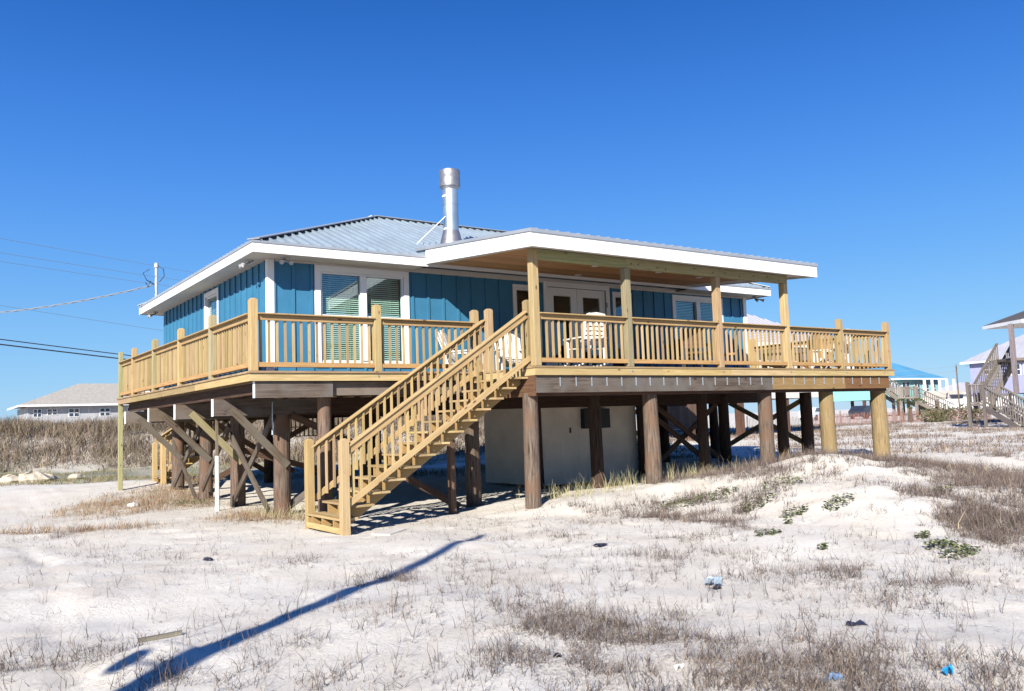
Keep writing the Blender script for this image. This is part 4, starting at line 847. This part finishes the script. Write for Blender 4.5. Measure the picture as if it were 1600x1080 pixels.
# roof behind right end of our house
bhouse('ribbed_roof_house','stilt house with pale ribbed metal hip roof directly behind the right end of the deck',22.5,34.6,17.3,31.0,2.2,5.0,8.9,'offwhite','palegreyroof',[],True,.45,.8)
bhouse('turquoise_house','turquoise stilt house with bright blue hip roof in the right distance',99.0,109.3,51.3,62,2.6,5.15,8.3,'aqua','bluemetal',[('x',97.5,98.6,3.3,4.7),('x',100.0,101.6,3.0,4.8),('x',103,104.2,3.2,4.7),('x',105.2,106.5,3.0,4.8),('x',107.4,108.3,3.2,4.7)],True,0,.8)
o=bpy.data.objects['turquoise_house']
m=MB(); m.box(101,110.5,48.6,51.2,2.35,2.6,(1,1,1)); m.box(101,110.5,48.55,48.62,2.6,3.5,(1,1,1)); m.build('deck','offwhite',o)
for i in range(5):
    m=MB(); x=101.2+i*1.9; m.box(x-.12,x+.12,48.7,48.95,3.4,5.1,(1,1,1)); m.build('porch_post','white',o)
bhouse('lavender_house','lavender stilt house with pale metal roof at the right edge',101.8,116,22,43,2.7,6.72,11.6,'purple','palegreyroof',[('y',39.9,41.1,5.3,6.3),('y',36.9,37.9,5.0,6.2),('y',35.4,36.4,5.0,6.2),('y',32,33.2,5.0,6.2)],True,.8,.8)
# beach house parts at the right edge: porch corner, column, stairs
G=empty('weathered_stair_tower',(43,10,0),'weathered grey wooden stair flights with landing below a porch roof at the right edge','staircase')
def lrail(m,p0,p1,h=1.0,sp=.16,w=.05):
    p0=Vector(p0);p1=Vector(p1);L=(Vector((p1.x,p1.y,0))-Vector((p0.x,p0.y,0))).length;n=max(2,int(L/sp))
    m.beam(p0+Vector((0,0,h)),p1+Vector((0,0,h)),.14,.06); m.beam(p0+Vector((0,0,.12)),p1+Vector((0,0,.12)),.05,.09)
    for i in range(n+1):
        q=p0.lerp(p1,i/n); m.beam(q+Vector((0,0,.1)),q+Vector((0,0,h)),w,w,up=(1,0,0))
r_=Vector((.8145,-.574,0)); 
def flight(name,parent,a,b,width,n,mt):
    """stair flight from a (top) to b (bottom), width vector"""
    a=Vector(a);b=Vector(b);w=Vector(width); m=MB()
    for i in range(1,n): q=a.lerp(b,i/n); d=(b-a)/n; d.z=0; m.hexa([q,q+d,q+d+w,q+w,q+Vector((0,0,.05)),q+d+Vector((0,0,.05)),q+d+w+Vector((0,0,.05)),q+w+Vector((0,0,.05))],0)
    for k in(0,1): m.beam(a+w*k+Vector((0,0,-.22)),b+w*k+Vector((0,0,-.22)),.06,.3)
    o=m.build(name,mt,parent)
    for k in(0,1): mm=MB(); lrail(mm,a+w*k,b+w*k); mm.build('handrail',mt,o)
    return o
wv=Vector((1.0,-.35,0))*1.05
flight('stair_flight',G,(39.75,11.1,1.45),(38.6,8.2,-.2),wv,9,'grey')
flight('stair_flight',G,(42.6,11.6,4.0),(40.2,12.0,1.5),wv,13,'grey')
m=MB(); 
P0=Vector((39.0,11.7,1.4)); P1=Vector((39.72,11.2,1.4)); wv=Vector((.95,.45,0)); m.hexa([P0,P1,P1+wv*2.1,P0+wv*2.1,P0+Vector((0,0,.1)),P1+Vector((0,0,.1)),P1+wv*2.1+Vector((0,0,.1)),P0+wv*2.1+Vector((0,0,.1))],0); lrail(m,P0+Vector((0,0,.05)),P1+Vector((0,0,.05)),1.15); lrail(m,P0+Vector((0,0,.05)),P0+wv*2+Vector((0,0,.05)),1.15); m.build('landing','grey',G)
for q,z in((P0,2.75),(P1,2.75),(P0+wv*2,2.75)): m=MB(); m.box(q.x-.07,q.x+.07,q.y-.07,q.y+.07,-.2,z); m.build('post','grey',G)
m=MB(); q=Vector((41.0,10.05,0)); 
for i in range(1):
    m.box(41.10,41.32,10.0,10.22,2.0,5.95)
m.build('porch_column','grey',G)
m=MB(); m.hexa([(40.75,9.3,5.93),(47,4.9,5.93),(49,8,5.93),(42.7,12.4,5.93),(40.75,9.3,6.12),(47,4.9,6.12),(49,8,6.12),(42.7,12.4,6.12)],0,(1,1,1)); m.build('porch_fascia','white',G)
m=MB(); c=Vector((44.9,8.6,7.6)); cs=[Vector(p) for p in((40.75,9.3,6.125),(47,4.9,6.125),(49,8,6.125),(42.7,12.4,6.125))]
for i in range(4): m.poly([cs[i],cs[(i+1)%4],c])
m.build('porch_roof','darkshingle',G)
m=MB(); m.hexa([(41.5,10.4,3.9),(47,6.5,3.9),(48.5,8.4,3.9),(43,12.3,3.9),(41.5,10.4,4.05),(47,6.5,4.05),(48.5,8.4,4.05),(43,12.3,4.05)],0); m.build('porch_floor','grey',G)
# walkover stairs in front of the turquoise house
K=empty('beach_walkover',(55.5,25,0),'weathered tan wooden walkover with stairs in front of the turquoise house','staircase')
w2=Vector((.574,.8145,0))*1.4
flight('stair_flight',K,(53.4,26.2,3.6),(54.95,25.1,2.15),w2,8,'picket'); flight('stair_flight',K,(55.95,24.4,2.1),(58.4,22.7,.55),w2,9,'picket')
m=MB(); a=Vector((54.95,25.1,2.1));b=Vector((55.95,24.4,2.1)); m.hexa([a,b,b+w2,a+w2,a+Vector((0,0,.12)),b+Vector((0,0,.12)),b+w2+Vector((0,0,.12)),a+w2+Vector((0,0,.12))],0); lrail(m,a,b,.95); lrail(m,a+w2,b+w2,.95); m.build('landing','picket',K)
for q in(a,b,a+w2,b+w2): m=MB(); m.box(q.x-.09,q.x+.09,q.y-.09,q.y+.09,0,3.15); m.build('post','picket',K)
# sand fences
def pickets(name,label,a,b,h,mt,sp=.11,w=.05,group=None):
    a=Vector((*a,0));b=Vector((*b,0));L=(b-a).length;n=int(L/sp); o=empty(name,(a.x,a.y,gz(a.x,a.y)),label,'fence',group); d=(b-a).normalized(); m=MB()
    for i in range(n):
        q=a+d*(i*sp); z=gz(q.x,q.y); t=random.uniform(-.04,.04); hh=h*random.uniform(.88,1.06); m.beam((q.x,q.y,z-.1),(q.x+t,q.y+t,z+hh),w,.02,up=(d.x,d.y,0))
    m.build('pickets',mt,o)
    for i in range(0,n,24):
        q=a+d*(i*sp); z=gz(q.x,q.y); m=MB(); m.box(q.x-.05,q.x+.05,q.y+.03,q.y+.13,z-.1,z+h*1.25); m.build('post','picket',o)
    return o
pickets('slat_fence','grey slat sand fence crossing behind the house piles',(42.5,30.2),(46.3,27.6),.72,'picket')
pickets('slat_fence','faded red-orange slat sand fence along the back of the field',(46.4,27.5),(57.8,19.5),.85,'orange',.10,.075)
pickets('slat_fence','white picket fence in front of the grey stairs at the right edge',(44.2,11.6),(49.5,7.9),1.25,'picketwhite',.14,.09)
# shrubs in the right distance
def shrub(name,x,y,h,r,label,n=900,pal=[(.10,.10,.05),(.16,.14,.08),(.2,.16,.10),(.12,.09,.06),(.09,.11,.05)]):
    o=empty(name,(x,y,gz(x,y)),label,'shrub'); m=MB(); z0=gz(x,y)
    for i in range(n):
        a=random.uniform(0,6.28); b=random.random()**.5; t=random.random(); R_=r*(.45+.75*math.sin(min(1,t*1.1)*2.6))*b; X=x+math.cos(a)*R_; Y=y+math.sin(a)*R_; Z=z0+t*h*random.uniform(.7,1.1)
        e=Vector((random.uniform(-1,1),random.uniform(-1,1),random.uniform(-.6,1)))*.13; f=Vector((random.uniform(-1,1),random.uniform(-1,1),random.uniform(-1,1)))*.05; p=Vector((X,Y,Z)); c=random.choice(pal); m.poly([p-e,p+f,p+e,p-f],c)
    m.build('foliage','blade',o)
    m=MB()
    for i in range(7): a=random.uniform(0,6.28); m.tube([(x,y,z0-.1),(x+math.cos(a)*r*.4,y+math.sin(a)*r*.4,z0+h*.6)],[.04,.015],6)
    m.build('stems','brown',o)
shrub('dune_shrub',53.8,21.3,1.3,1.0,'olive shrub between the tan walkover stairs and the grey stairs',500)
shrub('dune_shrub',51.0,20.4,.9,1.0,'low brown-green shrub in front of the utility pole',600)
shrub('dune_shrub',56.5,20.4,1.3,1.2,'dull green shrub just left of the grey stair landing',700)
# palm
o=empty('palm',(51.9,22.6,gz(51.9,22.6)),'small palm with drooping fronds beside the tan walkover stairs','palm'); z0=gz(51.9,22.6); m=MB(); m.tube([(51.9,22.6,z0-.1),(51.9,22.6,z0+1.2)],[.14,.1],8); m.build('trunk','brown',o); m=MB()
for i in range(14):
    a=i*.45; c,s=math.cos(a),math.sin(a)
    for k in range(9):
        t=k/8; p=Vector((51.9+c*1.1*t,22.6+s*1.1*t,z0+1.2+.75*math.sin(t*2.4)-.2*t)); 
        for sg in(-1,1): q=Vector((-s*sg*.22,c*sg*.22,-.16)); m.poly([p,p+q,p+q+Vector((c*.03,s*.03,.02)),p+Vector((c*.06,s*.06,0))],random.choice(PALG[:3]))
m.build('crown','blade',o)
# cars seen far away below the houses
def car(x,y,mt,label,rz=.3):
    o=empty('parked_car',(x,y,gz(x,y)),label,'car','cars parked under the far houses'); 
    m=MB(); prof=[(-2.2,.35),(2.2,.35),(2.25,.75),(1.3,.95),(.7,1.45),(-1.3,1.48),(-2.0,1.0),(-2.25,.9)]; m.prism([(a,-.85,b) for a,b in prof],(0,1.7,0)); m.build('body',mt).parent=o
    m=MB(); m.prism([(1.12,-.87,.98),(.64,-.87,1.38),(-1.2,-.87,1.40),(-1.75,-.87,1.0)],(0,1.74,0)); m.build('window','farglass').parent=o
    for a in(-1.4,1.4):
        for b in(-.8,.8): m=MB(); m.tube([(a,b-.1,.33),(a,b+.1,.33)],.33,14); m.build('wheel','black').parent=o
    o.rotation_euler=(0,0,rz)
car(74,47,'carwhite','white car parked far beyond the grey slat fence'); car(78,43,'carblue','dark car parked far beyond the red fence',.1)
# small far roofs at horizon
bhouse('distant_cottage','distant low cottage with white wall left of the lavender house',128,142,56,64,1.0,3.2,5.2,'white','greyroof',[],False)
bhouse('far_blue_house','small blue-roofed house at the left horizon beside the grey house',-26,-9,118,126,1.5,4.3,6.0,'offwhite','bluemetal',[],False)
# ================================================================ utility lines
def wire(name,label,a,b,sag,r,mt,n=26,group=None,twist=0):
    a=Vector(a);b=Vector(b); pts=[]
    for i in range(n+1):
        t=i/n; p=a.lerp(b,t); p.z-=4*sag*t*(1-t); pts.append(p)
    m=MB(); 
    if twist:
        for ph in(0,2.1,4.2):
            q=[]
            for i in range(n*8+1):
                t=i/(n*8); p=a.lerp(b,t); p.z-=4*sag*t*(1-t); an=t*(b-a).length*4.0+ph; q.append(p+Vector((0,math.cos(an)*.018,math.sin(an)*.018)))
            m.tube(q,.009,5)
    else: m.tube(pts,r,6)
    o=m.build(name,mt,None,origin=a); return tag(o,label,'cable',group)
def upole(x,y,h,label,arm=True,r=.15):
    z=gz(x,y); o=empty('utility_pole',(x,y,z),label,'utility pole'); m=MB(); m.tube([(x,y,z-.4),(x,y,z+h)],[r*1.15,r*.75],12); m.build('pole','pile',o)
    if arm: m=MB(); m.beam((x-.9,y-.5,z+h-.35),(x+.9,y+.5,z+h-.35),.1,.12); m.build('crossarm','old',o)
    return o
wire('power_line','topmost thin power line crossing the sky at left',(-16.0,37.0,12.85),(24.1,54.3,12.1),.15,.010,'palecable',group='thin power lines at left')
wire('power_line','second thin power line from the top at left',(-16.0,37.1,12.05),(24.1,54.3,11.93),.35,.010,'palecable',group='thin power lines at left')
wire('power_line','third thin power line from the top at left',(-16.0,37.1,11.6),(24.1,54.33,11.5),.4,.010,'palecable',group='thin power lines at left')
wire('power_line','thin line below the twisted service cable at left',(-16.0,37.3,9.6),(24.2,54.76,6.9),.1,.010,'palecable')
wire('phone_cable','upper of the two thick black cables entering at left',(-15.9,37.5,7.75),(24.2,54.9,4.95),.1,.028,'cable',group='pair of thick black cables at left')
wire('phone_cable','lower of the two thick black cables entering at left',(-15.9,37.5,7.45),(24.2,54.9,4.72),.1,.036,'cable',group='pair of thick black cables at left')
wire('service_cable','twisted grey service cable sagging to the mast at the left eave',(-16.0,20.0,6.1),(-4.08,12.6,5.70),.95,.014,'palecable',twist=1,n=26)
upole(-16,37.2,13.3,'wooden utility pole carrying the lines at the left'); upole(24.1,54.3,12.2,'utility pole hidden behind the house roof')
upole(-16.2,20.0,6.6,'short service pole feeding the twisted cable',False)
upole(100.8,44.2,6.4,'distant thin utility pole between the turquoise and lavender houses',True,.09)
wire('power_line','upper faint wire over the turquoise roof',(100.8,44.2,6.5),(66,62,4.6),.15,.02,'palecable',group='faint wires at right'); wire('power_line','lower faint wire over the turquoise roof',(100.8,44.2,5.9),(66,62,3.7),.15,.02,'palecable',group='faint wires at right')
wire('power_line','faint wire running from the distant pole toward the lavender house',(100.8,44.2,6.4),(118,20,9.0),.4,.02,'palecable',group='faint wires at right')
# roadside pole behind the viewer whose shadow lies over the sand
hp=7.75; px_,py_=-2.2-1.22/.83*(hp+.3-.3),-1.35-1.0/.83*(hp+.3-.3)
z=gz(px_,py_); o=empty('utility_pole',(px_,py_,z),'roadside wooden utility pole whose shadow falls across the foreground sand','utility pole'); m=MB(); m.tube([(px_,py_,z-.5),(px_,py_,z+hp)],[.19,.08],14); m.build('pole','pile',o)
m=MB(); bx_,by_=px_-.621*.40,py_+.783*.40; m.tube([(bx_,by_,z+hp-4.0),(bx_,by_,z+hp-3.78)],.085,14); m.beam((px_,py_,z+hp-3.9),(bx_,by_,z+hp-3.9),.03,.03); m.build('service_can','galv',o)
# ================================================================ small litter
def rock(name,x,y,r,label,mt='rock',group=None,sq=.7,cat_='rock'):
    m=MB(); z=gz(x,y); vs=[];n=8
    rows=[]
    for i in range(5):
        th=math.pi*i/4; row=[]
        for k in range(n): a=6.283*k/n; q=r*random.uniform(.72,1.2); row.append((x+math.cos(a)*math.sin(th)*q*1.3,y+math.sin(a)*math.sin(th)*q,z+r*.25+math.cos(th)*r*sq*random.uniform(.7,1.1)))
        rows.append(row)
    for i in range(4):
        for k in range(n): m.poly([rows[i+1][k],rows[i+1][(k+1)%n],rows[i][(k+1)%n],rows[i][k]])
    o=m.build(name,mt,None,origin=(x,y,z)); return tag(o,label,cat_,group)
rock('stone',-5.22,9.5,.13,'white stone alone on the sand left of the piles','white')
rock('broken_slab',-4.85,9.0,.05,'flat pale slab fragment just right of the white stone','rock',sq=.3)
for x,y,r,l in((-6.3,20.0,.42,'largest tan rubble block at the left edge of the sand lot'),(-6.9,20.6,.3,'broken rubble at the far left edge'),(-5.9,20.2,.3,'dark-holed rubble block right of the largest one'),(-5.0,20.0,.24,'low flat rubble right of the pile of blocks')): rock('rubble_block',x,y,r,l,'rock','rubble blocks by the left grass edge')
def film(name,x,y,s,mt,label,cat_='litter',h=.03,n=7):
    n*=2; m=MB(); z=gz(x,y)+.004; ring=[]
    for k in range(n): a=6.283*k/n; q=s*random.uniform(.55,1.1)*(1.25 if k%2 else .8); ring.append(Vector((x+math.cos(a)*q*1.3,y+math.sin(a)*q*.8,z+random.uniform(0,h))))
    c=Vector((x+s*.2,y,z+h*.9))
    for k in range(n): m._add([c,ring[k],ring[(k+1)%n]],[(0,1,2)],[[(0,0)]*3],(1,1,1)); m._add([c-Vector((0,0,.01)),ring[k]-Vector((0,0,.01)),ring[(k+1)%n]-Vector((0,0,.01))],[(0,2,1)],[[(0,0)]*3],(1,1,1))
    o=m.build(name,mt,None,origin=(x,y,z)); return tag(o,label,cat_)
film('plastic_scrap',-2.04,-4.01,.085,'litterdark','small black square scrap on the sand in front of the stairs',h=.05)
film('plastic_scrap',-3.28,-8.64,.10,'litterdark','flat dark scrap lying on bare sand at lower right',h=.012)
film('plastic_scrap',-6.24,-.63,.055,'litterdark','small black scrap on the flat sand left of the stairs',h=.05)
film('plastic_bag',-2.67,-6.58,.10,'litterpale','crumpled pale blue plastic bag caught on twigs below the dune',h=.09,n=17)
film('strap_scrap',-2.78,-6.72,.07,'litterdark','black strip under the crumpled pale blue bag',h=.02)
film('plastic_scrap',-4.12,-9.86,.04,'litterblue','bright blue plastic scrap among weeds at the bottom right',h=.06,n=12)
film('plastic_scrap',-4.75,-9.45,.06,'litterfilm','torn pale blue film tangled in weeds left of the bright blue scrap',h=.03,n=13)
film('shell',-5.28,-8.6,.03,'white','small white shell among the weeds at bottom centre','shell')
film('charcoal_bit',-5.79,-7.9,.03,'litterdark','pair of tiny black bits beside a dead weed clump at bottom centre')
m=MB(); z=gz(-7.9,-4.9)+.02; m.beam((-8.0,-4.85,gz(-8.0,-4.85)+.02),(-7.66,-4.95,gz(-7.66,-4.95)+.02),.05,.03); tag(m.build('driftwood','grey',None,origin=(-7.9,-4.9,z)),'short weathered stick lying on the sand at lower left','stick')
m=MB(); m.beam((-3.4,-.2,gz(-3.4,-.2)+.01),(-2.95,.1,gz(-2.95,.1)+.02),.35,.02); tag(m.build('plywood_scrap','offwhite',None,origin=(-3.2,0,-.25)),'pale board scrap half buried at the foot of the stairs','board')
